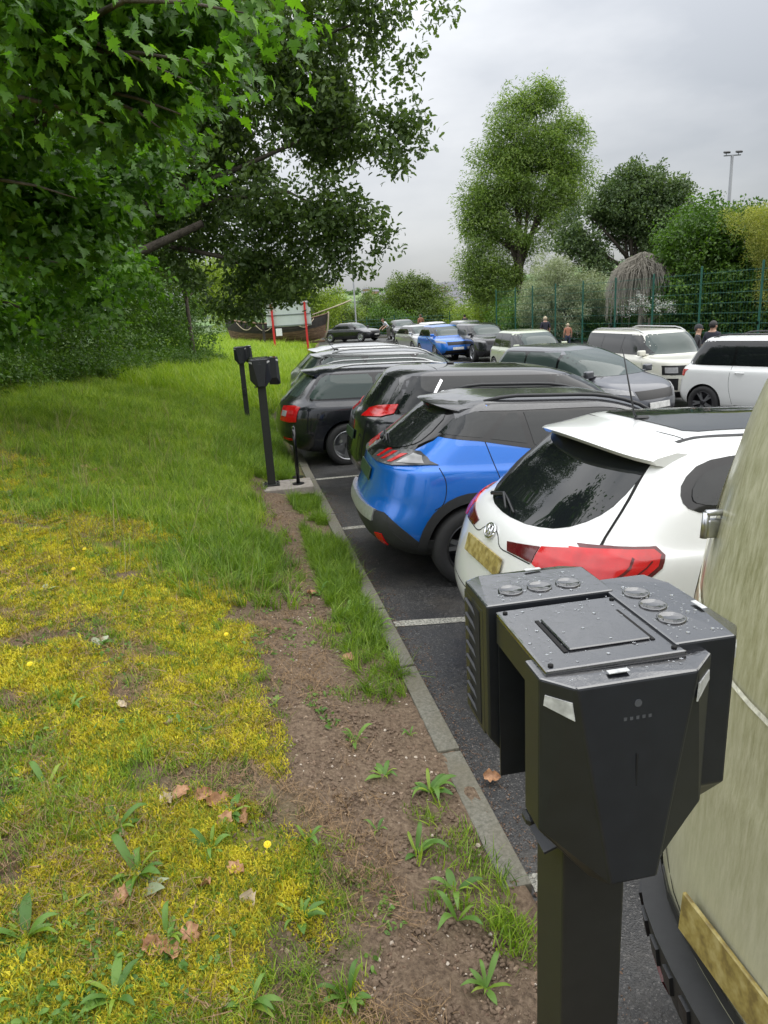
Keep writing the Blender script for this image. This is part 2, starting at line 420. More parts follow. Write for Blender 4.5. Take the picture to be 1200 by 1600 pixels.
MAPLE_OUT = [(0, 0), (.12, -.04), (.32, -.09), (.29, .06), (.51, .12), (.43, .24), (.58, .45), (.38, .43), (.37, .60), (.21, .57), (.14, .78), (0, 1.0)]
def leaf_shape(kind):
    if kind == 'maple':
        r = MAPLE_OUT; pts = [(x, y) for x, y in r] + [(-x, y) for x, y in r[-2:0:-1]]
    elif kind == 'oak':
        r = [(0, 0), (.10, .15), (.22, .25), (.14, .38), (.28, .52), (.18, .64), (.22, .8), (0, 1)]; pts = r + [(-x, y) for x, y in r[-2:0:-1]]
    elif kind == 'oval':
        r = [(0, 0), (.22, .25), (.28, .5), (.18, .8), (0, 1)]; pts = r + [(-x, y) for x, y in r[-2:0:-1]]
    elif kind == 'quad':
        pts = [(0, 0), (.3, .45), (0, 1), (-.3, .45)]
    elif kind == 'lance':
        pts = [(0, 0), (.13, .4), (0, 1), (-.13, .4)]
    return pts
def leaf_arrays(kind, size, droop=.25, fold=.25):
    """fan of triangles about the midrib; returns verts, tris"""
    pts = leaf_shape(kind); V = []; 
    for x, y in pts: V.append((x*size, y*size, (fold*abs(x) - droop*y*y)*size))
    V.append((0, .45*size, -droop*.2*size)); c = len(V)-1; n = len(pts)
    T = [(i, (i+1) % n, c) for i in range(n)] if kind not in ('quad', 'lance') else [(0, 1, 2), (0, 2, 3)]
    if kind in ('quad', 'lance'): V = V[:-1]
    return np.array(V), np.array(T)
def rotm(rx, ry, rz): return np.array(Euler((rx, ry, rz)).to_matrix())
def cluster_mesh(name, kind, nleaf, rad, size, mat, flat=.5, seed=0, droop=.25, twig=None, jitter=.5):
    rg = np.random.default_rng(seed+100); V = []; T = []; va = []; base = 0
    for i in range(nleaf):
        d = rg.normal(size=3); d /= np.linalg.norm(d); r = rad*rg.random()**.45
        p = d*r*np.array([1, 1, flat])
        s = size*(.6+.7*rg.random()); v, t = leaf_arrays(kind, s, droop)
        yaw = math.atan2(-p[0], p[1])+rg.normal()*.7
        m = rotm(rg.normal()*jitter-.35, rg.normal()*jitter, yaw)
        V.append(v@m.T+p); T.append(t+base); base += len(v); va += [rg.random()]*len(v)
    V = np.vstack(V); T = np.vstack(T); me = npmesh(name, V, T); attr(me, 'v', va)
    me.materials.append(mat)
    return me
def clusters(name, kind, nleaf, rad, size, mat, flat=.5, nvar=3, droop=.25, jitter=.5):
    os_ = [bpy.data.objects.new(f'{name}{i}', cluster_mesh(name, kind, nleaf, rad, size, mat, flat, i+hash_(name), droop, jitter=jitter)) for i in range(nvar)]
    return proto_coll(name, os_), nvar
def hash_(s): return sum(ord(c)*(i+1) for i, c in enumerate(s)) % 1000

def blob_points(blobs, n, shell=.35, gap=0.0, gs=.6):
    """points inside ellipsoids (x,y,z,rx,ry,rz), biased to the outside; optional noise gaps"""
    B = np.array(blobs, float); w = (B[:, 3]*B[:, 4]*B[:, 5])**(.72); w /= w.sum()
    out = []; tries = 0; need = n
    while need > 0 and tries < 12:
        k = RNG.choice(len(B), need*2, p=w); d = RNG.normal(size=(len(k), 3)); d /= np.linalg.norm(d, axis=1)[:, None]
        r = RNG.random(len(k))**shell; nzf = .62+.72*vnoise(d[:, 0]*1.9+k*3.1, d[:, 2]*1.9+d[:, 1]*1.3+k*1.7); P = B[k, :3]+d*(r*nzf)[:, None]*B[k, 3:6]
        if gap > 0:
            g = fbm(P[:, 0]+P[:, 2]*.7, P[:, 2]*.9+P[:, 1]*.6, gs, 3, 3)
            P = P[g > gap]
        out.append(P[:need]); need -= len(out[-1]); tries += 1
    return np.vstack(out)
def rand_rot(n, tilt=.5):
    return np.column_stack([RNG.normal(size=n)*tilt, RNG.normal(size=n)*tilt, RNG.random(n)*6.283])

def tree(name, label, blobs, coll, n, sc, base, trunk_r, group=None, gap=0.0, gs=.6, barkm='bark', shell=.35, fork=.35, scv=.35, limbs=True, cat='tree'):
    b = Vector(base); t = empty(name, b, 0, label, cat, group)
    P = blob_points(blobs, n, shell, gap, gs) - np.array(b)
    scatter('foliage', P, rand_rot(len(P)), sc*(1-scv/2+scv*RNG.random(len(P))), coll[0], coll[1], t)
    if trunk_r > 0:
        B = np.array(blobs, float); ctr = Vector(B[:, :3].mean(axis=0)) - b
        f = Vector((ctr.x*.25, ctr.y*.25, ctr.z*fork))
        bm = bmesh.new(); tube_bm(bm, [(0, 0, -.3), (f.x*.3, f.y*.3, f.z*.5), f, f.lerp(ctr, .6)], [trunk_r*1.25, trunk_r, trunk_r*.8, trunk_r*.45], 9)
        bmobj('trunk', bm, M[barkm], t, True)
        if limbs:
            for bl in blobs[:14]:
                e = Vector(bl[:3]) - b; s = f.lerp(ctr, random.random()*.5)
                if e.z < 0.3: continue
                mid = s.lerp(e, .5)+Vector((random.uniform(-.1, .1), random.uniform(-.1, .1), .12))*(e-s).length*.5
                bm = bmesh.new(); tube_bm(bm, [s, mid, e], [trunk_r*.38, trunk_r*.22, trunk_r*.08], 6)
                for q in range(6):
                    a = s.lerp(e, .35+.1*q); dd = Vector((random.gauss(0, 1), random.gauss(0, 1), random.gauss(.3, .7))).normalized()
                    L_ = min(bl[3], bl[5])*random.uniform(.5, .95)
                    tube_bm(bm, [a, a+dd*L_*.5+Vector((0, 0, .05*L_)), a+dd*L_], [trunk_r*.10, trunk_r*.07, trunk_r*.03], 4, False)
                bmobj('limb', bm, M[barkm], t, True)
    return t
# ------------------------------------------------------------------ ground, kerb, markings
def axis_grid(lo, hi, c, d0, g):
    out = [c]; d = d0; x = c
    while x < hi: x += d; out.append(min(x, hi)); d *= g
    d = d0; x = c
    while x > lo: x -= d; out.insert(0, max(x, lo)); d *= g
    return np.array(out)
def sheet(name, xs, ys, zf, mat, keep=None):
    X, Y = np.meshgrid(xs, ys); Z = zf(X, Y); n, m = X.shape
    V = np.column_stack([X.ravel(), Y.ravel(), Z.ravel()]); I = np.arange(n*m).reshape(n, m)
    Q = np.stack([I[:-1, :-1], I[:-1, 1:], I[1:, 1:], I[1:, :-1]], -1).reshape(-1, 4)
    if keep is not None:
        k_ = keep(X, Y).ravel(); Q = Q[k_[Q].all(1)]
    me = npmesh(name, V, Q); o = link(name, me, mat, None, True); o['kind'] = 'structure'
    return o, V
# asphalt: tight near the camera, out to the fences
sheet('asphalt', axis_grid(-9, 70, .6, .25, 1.09), axis_grid(-14, 120, 3, .4, 1.05), lambda x, y: asph(x, y)+0*y, M['asphalt'])
# base ground out to the horizon, a hand below the tarmac
def base_z(x, y):
    d = np.hypot(x, y-20); z = np.full_like(d, -1.0)
    return z - 16*sstep(80, 400, d)
sheet('ground', axis_grid(-4000, 4000, 0, 8, 1.16), axis_grid(-400, 4500, 20, 8, 1.16), base_z, simple('valley grass', (.07, .12, .035), .9, var=.4, vs=.02))
# the bank, in kerb coordinates
us = np.r_[np.arange(0.0, 1.4, .022), axis_grid(1.4, 40, 1.4, .03, 1.035)[1:]]
ys = np.r_[np.arange(-6, .4, .2), axis_grid(.4, 75, .4, .018, 1.011)]
U, Yb = np.meshgrid(us, ys); Xb = kerbx(Yb)-.002-U/.98; Zb = bank(Xb, Yb)
near = np.exp(-np.maximum(Yb-1.5, 0)/4.0)
soilm = 1-sstep(.62, .90, U+.16*(fbm(Xb, Yb, 2.4, 3, 2)-.5)*2)
Zb += near*soilm*.040*(fbm(Xb, Yb, 11, 3, 12)-.5) + near*soilm*.026*(fbm(Xb, Yb, 40, 2, 15)-.5)
Zb += near*(1-soilm)*.040*(fbm(Xb, Yb, 9, 3, 22)-.5)
Zb = np.where(U < .004, asph(Xb)+.0, Zb)
n_, m_ = U.shape; I = np.arange(n_*m_).reshape(n_, m_)
Q = np.stack([I[:-1, :-1], I[1:, :-1], I[1:, 1:], I[:-1, 1:]], -1).reshape(-1, 4)
me = npmesh('grass_bank', np.column_stack([Xb.ravel(), Yb.ravel(), Zb.ravel()]), Q)
def soil_extra(y): return .03+.24*np.exp(-((y-4.2)/1.4)**2)
def zone_moss(x, y):
    u = ground_u(x, y)-soil_extra(y); n = fbm(x, y, 1.3, 4, 31)
    m = sstep(.70, .95, u+.3*(n-.5))*(1-sstep(5.0, 7.2, y+1.8*(n-.5)*2-.80*np.clip(u-.9, 0, 4)))
    return m*sstep(.34, .58, fbm(x, y, 3.2, 4, 41)+.07*sstep(2, 4, y))
def zone_turf(x, y):
    u = ground_u(x, y)-soil_extra(y)*(1-sstep(5.5, 7.5, y)); n = fbm(x, y, 1.1, 3, 51)
    t = sstep(.78, 1.05, u+.5*(n-.5)-.3*np.exp(-((y-4.9)/.9)**2))*sstep(4.6, 7.2, y+1.4*(n-.5)*2-.72*np.clip(u-.9, 0, 4))
    t2 = (1-sstep(1.9, 2.9, y))*sstep(.60, .85, u)*.55*sstep(.42, .6, fbm(x, y, 2.2, 3, 61))
    t3 = sstep(8.5, 10.5, y)*sstep(.02, .3, u)
    return np.clip(np.maximum(np.maximum(t, t2), t3), 0, 1)
attr(me, 'moss', zone_moss(Xb, Yb).ravel()); attr(me, 'turf', zone_turf(Xb, Yb).ravel())
bk_o = link('grass_bank', me, M['bank'], None, True); bk_o['kind'] = 'structure'
# kerb stones, butted with a joint; the near end is buried under soil
kr = empty('kerb', (0, 0, 0), kind='structure')
yk = 2.22; i = 0; lens = [.92]
while yk < 30:
    L_ = .914; dy = L_*.98; y0, y1 = yk, yk+dy-.008
    x0, x1 = float(kerbx(y0)), float(kerbx(y1)); a = math.atan2(x1-x0, y1-y0); cx, cy = (x0+x1)/2-.055, (y0+y1)/2
    if i == 0 or i % 1 == 0:
        bm = bmesh.new(); box_bm(bm, .115, (y1-y0)/math.cos(a), .26, bev=.008, seg=2)
        o = bmobj('kerb_stone', bm, M['kerb'], kr)
    o.location = (cx, cy, float(asph(cx))-.088+random.uniform(-.005, .005)); o.rotation_euler = (random.uniform(-.006, .006), random.uniform(-.02, .02), -a)
    yk += dy; i += 1
# bay markings follow the tarmac
bays = empty('bay_markings', (0, 0, 0), kind='structure')
def road_line(x0, y0, ang, L_, w=.09):
    n = 24; dx, dy = math.sin(R(ang)), math.cos(R(ang)); V = []; Fq = []
    for k_ in range(n+1):
        t_ = L_*k_/n; wob = .004*math.sin(k_*1.7)
        for s_ in (-1, 1):
            x = x0+dx*t_-dy*s_*(w/2+wob); y = y0+dy*t_+dx*s_*(w/2+wob); V.append((x, y, float(asph(x))+.004))
    for k_ in range(n): Fq.append((2*k_, 2*k_+1, 2*k_+3, 2*k_+2))
    o = link('bay_line', pymesh('bay_line', V, Fq), M['line'], bays)
    return o
for yy in (-.15, 2.28, 4.70, 7.12, 9.50, 11.9, 14.3, 16.9):
    road_line(float(kerbx(yy))+.02, yy, 82, 4.7)
for yy in (21.5, 27, 32.5, 38): road_line(8.4, yy, 85, 2.2)
road_line(1.2, 19.5, 165, .5); road_line(-1.6, 27, 172, 22, .10)
# pale kerb edge across the far end
box('far_kerb', (9.5, .14, .14), (-.9, 60.0, .02), M['kerb'])['kind'] = 'structure'

# ------------------------------------------------------------------ small stuff on the bank
def blades(name, n, rad, h, w, mat, lean=.5, seed=0, seg=2, spread=1.0):
    rg = np.random.default_rng(seed); V = []; T = []; va = []; b = 0
    for i in range(n):
        r = rad*rg.random()**.5; a = rg.random()*6.283; x, y = r*math.cos(a), r*math.sin(a)
        hh = h*(.45+.75*rg.random()); ww = w*(.6+.7*rg.random()); d = rg.random()*6.283; ln = lean*hh*(.3+rg.random())
        dx, dy = math.cos(d), math.sin(d); px, py = -dy*ww, dx*ww; pts = []
        for s_ in range(seg+1):
            t = s_/seg; cx, cy = x+dx*ln*t*t, y+dy*ln*t*t; cz = hh*(t-.22*lean*t*t*spread); k_ = (1-t)**.7 if s_ < seg else 0
            if s_ < seg: pts += [(cx-px*k_, cy-py*k_, cz), (cx+px*k_, cy+py*k_, cz)]
            else: pts += [(cx, cy, cz)]
        V += pts
        for s_ in range(seg-1):
            q = b+2*s_; T += [(q, q+1, q+3), (q, q+3, q+2)]
        q = b+2*(seg-1); T.append((q, q+1, q+2)); b += len(pts); va += [rg.random()]*len(pts)
    me = npmesh(name, V, T); attr(me, 'v', va); me.materials.append(mat); return me
def PC(name, mes): return proto_coll(name, [bpy.data.objects.new(f'{name}{i}', m) for i, m in enumerate(mes)]), len(mes)
turf_c = PC('turf_tuft', [blades('turf_tuft', 34, .09, .13, .0030, M['grass'], .7, i, 3) for i in range(3)]+[blades('turf_tuft', 30, .09, .15, .003, M['grass_lime'], .8, 9+i, 3) for i in range(2)])
tall_c = PC('tall_tuft', [blades('tall_tuft', 26, .07, .30, .0055, M['grass'], .75, 20+i, 4) for i in range(3)])
lime_c = PC('lime_tuft', [blades('lime_tuft', 30, .16, .30, .008, M['grass_lime'], .6, 30+i, 3) for i in range(3)])
moss_c = PC('moss_tuft', [blades('moss_tuft', 70, .045, .013, .0022, M['moss'], .9, 40+i, 2) for i in range(3)]+[blades('moss_tuft', 70, .045, .014, .0022, M['moss_green'], .9, 44, 2)])
short_c = PC('short_tuft', [blades('short_tuft', 22, .05, .055, .0022, M['grass'], .9, 50+i, 3) for i in range(2)]+[blades('short_tuft', 22, .05, .05, .002, M['grass_lime'], .9, 60, 3)])
dry_c = PC('dry_tuft', [blades('dry_tuft', 7, .08, .42, .0022, M['dry_grass'], .5, 70+i, 3) for i in range(2)])

def cam_sample(n, umin, umax, ymin, ymax, pw=1.0):
    """ground samples in kerb coordinates, denser near the camera"""
    t = RNG.random(n); y = (ymin**(1-pw)+(ymax**(1-pw)-ymin**(1-pw))*t)**(1/(1-pw)) if abs(pw-1) > .01 else ymin*(ymax/ymin)**t
    u = umin+(umax-umin)*RNG.random(n); x = kerbx(y)-u/.98
    return x, y, u
def in_view(x, y, z, m=60):
    v = np.column_stack([x, y, z-CAM_H]); f = np.array(_fwd); r = np.array(_right); u_ = np.array(_up)
    d = v@f; px = 600+F_PX*(v@r)/np.maximum(d, .05); py = 800-F_PX*(v@u_)/np.maximum(d, .05)
    return (d > .1) & (px > -m*3) & (px < 1200+m) & (py > -m) & (py < 1600+m*3)
def put(name, label, cat, x, y, coll, sc, tilt=.12, lift=0.0, kind='stuff', zfun=None):
    z = ground(x, y)+lift; k_ = in_view(x, y, z); x, y, z = x[k_], y[k_], z[k_]; n = len(x); sc = sc[k_] if hasattr(sc, '__len__') else np.full(n, sc)
    sc = sc*(.7+.6*RNG.random(n))
    return scatter(name, np.column_stack([x, y, z]), rand_rot(n, tilt), sc, coll[0], coll[1], None, kind, label, cat)
# moss carpet
x, y, u = cam_sample(135000, .5, 6, .9, 9.5, 1.5); m = zone_moss(x, y); k_ = RNG.random(len(x)) < m*sstep(.30, .46, fbm(x, y, 9, 3, 47))
put('moss', 'yellow green moss carpet over the near grass bank', 'moss', x[k_], y[k_], moss_c, 1.0+.10*y[k_], .15)
# turf
x, y, u = cam_sample(85000, .5, 9, 3.3, 30, 1.35); t = zone_turf(x, y)*sstep(3.6, 6, y+.5); k_ = RNG.random(len(x)) < t*(.45+.75*fbm(x, y, 1.6, 3, 70))
put('turf', 'green uncut turf covering the grass bank', 'grass', x[k_], y[k_], turf_c, .30+.045*y[k_]+.35*sstep(.5, .68, fbm(x[k_], y[k_], .9, 3, 75)), .2)
x, y, u = cam_sample(30000, .55, 7, .9, 9, 1.4); k_ = RNG.random(len(x)) < sstep(.62, .95, u-soil_extra(y)+.3*(fbm(x, y, 2.1, 3, 79)-.5)+.12*(RNG.random(len(x))))*(.16+.8*sstep(.46, .6, fbm(x, y, 1.7, 3, 77)))*(.45+.55*sstep(3.4, 2.2, y))
put('short_grass', 'short grass growing through the moss on the near bank', 'grass', x[k_], y[k_], short_c, .8+.08*y[k_], .2)
# tall tussocks: the clump left of the path and the strip along the kerb
x, y, u = cam_sample(5200, .55, 1.75, 4.6, 9.2, 1.0); k_ = RNG.random(len(x)) < sstep(.40, .62, fbm(x, y, 1.3, 3, 80))*.9*np.exp(-((y-6.3)/1.2)**2-((u-1.15)/.35)**2)*.8
put('tall_grass', 'taller dark green tussocks beside the worn soil strip', 'grass', x[k_], y[k_], tall_c, .60, .3)
x, y, u = cam_sample(2100, .10, .42, 3.6, 9.0, 1.0); k_ = RNG.random(len(x)) < sstep(.34, .52, fbm(x, y, 1.7, 3, 83))*(.12+.88*sstep(4.0, 6.0, y))*(1-.93*((y > 8.3) & (y < 9.1)))
put('kerb_grass', 'thick grass growing along the soil beside the kerb', 'grass', x[k_], y[k_], tall_c, .44, .4)
x, y, u = cam_sample(900, .12, .60, 1.4, 5.2, 1.2); k_ = RNG.random(len(x)) < sstep(.55, .70, fbm(x, y, 2.6, 3, 85))
put('soil_grass', 'sparse small grass tufts on the bare soil strip', 'grass', x[k_], y[k_], short_c, 1.3, .2)
x, y, u = cam_sample(3600, .25, 1.3, 9.2, 24, 1.0); k_ = RNG.random(len(x)) < .85
put('rough_grass', 'rough grass around the far charging posts', 'grass', x[k_], y[k_], tall_c, .6, .3)
x, y, u = cam_sample(9000, .3, 11, 16, 60, 1.1)
put('meadow_grass', 'bright lime long grass in front of the old boat', 'grass', x, y, lime_c, .9+.016*y, .2)
x, y, u = cam_sample(1100, .9, 7, 4.5, 24, 1.2)
put('seed_heads', 'thin straw coloured seed stalks standing in the turf', 'grass', x, y, dry_c, .8, .2)
clov_c = PC('clover', [cluster_mesh('clover', 'oval', 16, .055, .020, M['plantain'], .12, 200+i, 3, .2) if False else cluster_mesh('clover', 'oval', 18, .055, .022, M['plantain'], .15, 200+i) for i in range(3)])
x, y, u = cam_sample(14000, .55, 4.5, .9, 7, 1.6); k_ = RNG.random(len(x)) < sstep(.50, .62, fbm(x, y, 2.1, 3, 88))*(.25+.75*sstep(3.2, 2.0, y))
put('clover', 'low leafy ground cover among the moss at the bottom of the bank', 'clover', x[k_], y[k_], clov_c, .8+.06*y[k_], .3, .008)
M['thatch'] = simple('dead brown thatch', (.26, .17, .09), .8, var=.5, vs=300)
th_c = PC('thatch', [blades('thatch', 16, .06, .030, .0016, M['thatch'], 2.2, 90+i, 2, .1) for i in range(3)])
x, y, u = cam_sample(16000, .5, 5, .9, 8, 1.5); k_ = RNG.random(len(x)) < sstep(.42, .60, fbm(x, y, 2.9, 4, 91))*.9
put('thatch', 'dead brown thatch showing through the moss', 'thatch', x[k_], y[k_], th_c, .9+.06*y[k_], .5, .004)
# pebbles and soil crumbs
def rock_me(name, seed, mat):
    bm = bmesh.new(); bmesh.ops.create_icosphere(bm, subdivisions=1, radius=1); rg = random.Random(seed)
    for v in bm.verts: v.co = Vector((v.co.x*(1+rg.uniform(-.3, .3)), v.co.y*(.75+rg.uniform(-.2, .2)), v.co.z*(.5+rg.uniform(-.15, .15))))
    me = bpy.data.meshes.new(name); bm.to_mesh(me); bm.free(); me.materials.append(mat); return me
peb_c = PC('pebble', [rock_me('pebble', i, M['pebble']) for i in range(4)]); clod_c = PC('clod', [rock_me('clod', 9+i, M['soil_clod']) for i in range(4)])
x, y, u = cam_sample(19000, .12, 1.2, .8, 8.5, 1.5); k_ = RNG.random(len(x)) < (1-sstep(.8, 1.15, u))
put('pebbles', 'small pale pebbles scattered over the bare soil strip', 'gravel', x[k_], y[k_], peb_c, .0016+.010*RNG.random(k_.sum())**5, .4, .001)
x, y, u = cam_sample(46000, .12, 1.6, .8, 8.5, 1.5); k_ = RNG.random(len(x)) < (1-sstep(.9, 1.5, u))
put('soil_crumbs', 'brown soil crumbs over the worn strip', 'soil', x[k_], y[k_], clod_c, .0022+.014*RNG.random(k_.sum())**3.5, .4, .001)
y = 1.2+7.5*RNG.random(2600)**1.3; x = kerbx(y)+.005+.16*RNG.random(len(y))**2.6
leafbit = PC('leaf_bit', [cluster_mesh('leaf_bit', 'oval', 3, .012, .010, M['twig'], .3, i) for i in range(3)]+[rock_me('clod', 19, M['soil_clod'])])
z = asph(x)+.004; n = len(x)
scatter('kerb_litter', np.column_stack([x, y, z]), rand_rot(n, .4), np.where(RNG.integers(0, 4, n) == 3, 1, .5+.5*RNG.random(n)), leafbit[0], 3, None, 'stuff', 'brown leaf litter gathered on the tarmac along the kerb', 'litter')

# ------------------------------------------------------------------ weeds, leaves, flowers you can count
def plantain_leaf(name, L_, W_, arch, mat, seed):
    V = []; n = 7; rg = random.Random(seed)
    for i in range(n+1):
        t = i/n; w = W_*math.sin(math.pi*min(1, t*.96+.04))**.8*(1 if t > .12 else .5); r = L_*t; z = arch*L_*math.sin(t*2.3)*.8-.0*t
        for s_ in (-1, 0, 1): V.append((s_*w, r*(1-.15*arch*t), z+abs(s_)*w*.35+rg.uniform(-1, 1)*.002))
    Fc = []
    for i in range(n):
        for j in (0, 1): a = 3*i+j; Fc.append((a, a+1, a+4, a+3))
    me = npmesh(name, V, Fc); attr(me, 'v', [rg.random()]*len(V)); me.materials.append(mat); me.shade_smooth(); return me
PL = [plantain_leaf('leaf', .13, .015, .35, M['plantain'], 1), plantain_leaf('leaf', .16, .013, .6, M['plantain'], 2), plantain_leaf('leaf', .10, .016, .2, M['plantain'], 3), plantain_leaf('leaf', .12, .008, .5, M['grass'], 4)]
DL = [plantain_leaf('leaf', .08, .018, .12, M['silver_leaf'], 5), plantain_leaf('leaf', .07, .015, .25, M['plantain'], 6)]
def px_ground(px, py):
    d = pray(px, py); t = .3
    for _ in range(4000):
        p = d*t+Vector((0, 0, CAM_H))
        if p.z < gz(p.x, p.y)+.003: return p
        t += .01+.002*t
    return p
def weed(px, py, label, n=8, sc=1.0, kind=0, up=.25, name='plantain', grp='plantain rosettes on the bank and soil'):
    p = px_ground(px, py); t = empty(name, p, random.random()*6.28, label, 'weed', grp)
    for i in range(n):
        me = random.choice(PL if kind == 0 else DL); o = bpy.data.objects.new('leaf', me); COL.objects.link(o); o.parent = t
        o.rotation_euler = (random.uniform(0, up), random.uniform(-.25, .25), 6.283*i/n+random.uniform(-.5, .5)); s = sc*random.uniform(.55, 1.0); o.scale = (s, s, s)
    return t
W0 = 'plantain rosettes on the bank and soil'
for a in [(672, 1240, 'big plantain with long leaves right beside the kerb', 13, 1.25), (650, 1335, 'plantain with a pale drooping leaf on the soil below the big clump', 6, 1.3), (712, 1395, 'small plantain on the bare soil near the charging post foot', 6, 1.1),
          (715, 1440, 'plantain with one leaf pointing down the soil near the post', 4, 1.2), (600, 1215, 'plantain on the soil left of the big kerb clump', 9, 1.0), (555, 1160, 'plantain at the middle of the soil strip', 8, .85),
          (760, 1545, 'leafy plantain at the bottom of the soil strip', 9, .8), (500, 930, 'plantain in the bare soil under the kerb grass', 7, 1.0), (590, 985, 'plantain sprawling onto the kerb edge', 9, 1.0),
          (545, 960, 'leafy plantain at the near end of the kerb grass', 10, 1.0), (610, 1030, 'plantain tuft beside the start of the clean kerb', 7, .8), (75, 1235, 'pale plantain in the left soil patch', 8, 1.0), (180, 1300, 'plantain patch left of the brown leaves', 12, 1.1),
          (215, 1370, 'broad weed patch below the left plantains', 12, 1.2), (360, 1275, 'plantain beside the crisp brown leaf pile', 9, 1.1), (40, 1470, 'large plantain at the lower left edge', 12, 1.2), (470, 1440, 'plantain spreading right of the leaf cluster', 10, 1.1),
          (260, 1470, 'plantain above the curled grey leaves', 9, 1.0), (390, 1575, 'plantain at the bottom edge by the pale leaf', 12, 1.1), (545, 1560, 'plantain at the bottom where turf meets soil', 9, 1.0), (180, 1560, 'plantain at the bottom left corner', 9, 1.1),
          (430, 1100, 'small plantain on moss near the soil edge', 6, .8), (300, 1110, 'small plantain in the middle of the moss', 6, .8), (110, 1110, 'plantain in the left middle of the moss', 8, .9), (190, 940, 'plantain above the grey green rosette', 6, .8), (250, 800, 'small plantain under the dry leaves', 7, .8),
          (110, 1430, 'plantain above the lower left clump', 8, .9), (330, 1330, 'plantain just below the brown leaf pile', 8, .9), (480, 1320, 'plantain at the right end of the turf', 7, .9), (590, 1300, 'tiny plantain alone on the soil', 4, .6), (520, 905, 'plantain within the kerb grass', 8, 1.0), (640, 1150, 'tiny plantain beside the kerb', 5, .6)]:
    weed(a[0], a[1], a[2], a[3], a[4])
G1 = 'grey green rosettes on the moss'
for a in [(155, 1010, 'grey green thistle rosette on the moss', 14, 1.3), (155, 865, 'grey green rosette higher on the moss', 12, 1.3), (70, 925, 'grey green rosette left of the moss centre', 10, 1.1), (10, 775, 'grey green rosette at the left edge', 12, 1.6), (215, 1400, 'soft grey green rosette among the lower weeds', 14, 1.4), (20, 985, 'grey green rosette at the far left of the moss', 9, 1.0)]:
    weed(a[0], a[1], a[2], a[3], a[4], 1, .3, 'thistle_rosette', G1)
def crumpled(name, L_, W_, seed, mat, curl=.5):
    rg = random.Random(seed); bm = bmesh.new(); n, m = 7, 5; grid = []
    for i in range(n+1):
        t = i/n; w = W_*math.sin(math.pi*(.06+.88*t))**.7*(1+.25*math.sin(i*2.4+seed)); row = []
        for j in range(m):
            s_ = -1+2*j/(m-1); row.append(bm.verts.new((s_*w, L_*(t-.5), curl*W_*s_*s_+rg.uniform(-.2, .2)*W_+curl*L_*.25*math.sin(t*3.1+seed))))
        grid.append(row)
    for i in range(n):
        for j in range(m-1): bm.faces.new((grid[i][j], grid[i][j+1], grid[i+1][j+1], grid[i+1][j]))
    me = bpy.data.meshes.new(name); bm.to_mesh(me); bm.free(); me.materials.append(mat); me.shade_smooth(); return me
CL = [crumpled('dry_leaf', .085, .032, i, M['dry_leaf'], .5+.2*(i % 2)) for i in range(5)]
M['pale_leaf'] = simple('pale dry leaf', (.42, .34, .24), .7, var=.3, vs=40)
PLF = [crumpled('dry_leaf', .07, .022, 10+i, M['pale_leaf'], .6) for i in range(2)]
GL = 'crisp brown leaves lying on the grass'
for i, a in enumerate([(285, 1248, 'crisp brown leaf at the left end of the leaf pile'), (320, 1250, 'orange brown leaf lying left of centre in the leaf pile'), (345, 1262, 'large curled brown leaf in the middle of the leaf pile'), (372, 1265, 'brown leaf at the right of the leaf pile'), (352, 1290, 'dark brown leaf at the bottom of the leaf pile'), (382, 1285, 'small curled leaf at the right foot of the leaf pile'), (262, 1256, 'pale tan leaf touching the pile from the left'),
          (316, 1390, 'upright curled brown leaf alone in the weeds'), (240, 1488, 'orange brown leaf left of the striped grey leaves'), (268, 1492, 'striped curled grey leaf in the lower cluster'), (300, 1468, 'striped leaf at the right of the lower cluster'), (350, 1572, 'pale leaf at the bottom edge'), (385, 1420, 'long whitish leaf on the turf'), (145, 740, 'dry brown leaf high on the green bank'), (135, 735, 'second dry leaf touching the one high on the bank'),
          (192, 1108, 'small pale leaf on the moss'), (262, 1137, 'pale leaf fragment on the moss'), (190, 1413, 'reddish leaf left of the lower weeds'), (487, 930, 'orange leaf on the soil by the kerb grass'), (370, 1365, 'small brown leaf between the weeds'), (545, 1035, 'thin brown leaf on the soil strip'), (770, 1222, 'pink brown leaf on the tarmac by the kerb')]):
    p = px_ground(a[0], a[1]); o = link('dry_leaf', (PLF if ('pale' in a[2] or 'whitish' in a[2]) else CL)[i % (2 if ('pale' in a[2] or 'whitish' in a[2]) else 5)]); tag(o, a[2], 'leaf', GL)
    s = 1.25 if 'large' in a[2] or 'long' in a[2] else random.uniform(.75, 1.05)
    if a[1] < 800: s *= 1.5
    o.location = p+Vector((0, 0, .022)); o.rotation_euler = (random.uniform(-.5, .5), random.uniform(-.5, .5), random.random()*6.28); o.scale = (s, s, s)
fl = bmesh.new(); 
for r_ in range(3):
    for k_ in range(14):
        a = 6.283*k_/14+r_*.2; rr = .016-.004*r_; z = .002+.004*r_
        v = [fl.verts.new((math.cos(a+d)*q, math.sin(a+d)*q, z+zz)) for d, q, zz in ((-.12, .003, 0), (.12, .003, 0), (.18, rr, .003), (-.18, rr, .003))]; fl.faces.new(v)
fme = bpy.data.meshes.new('petals'); fl.to_mesh(fme); fl.free(); fme.materials.append(M['dandelion'])
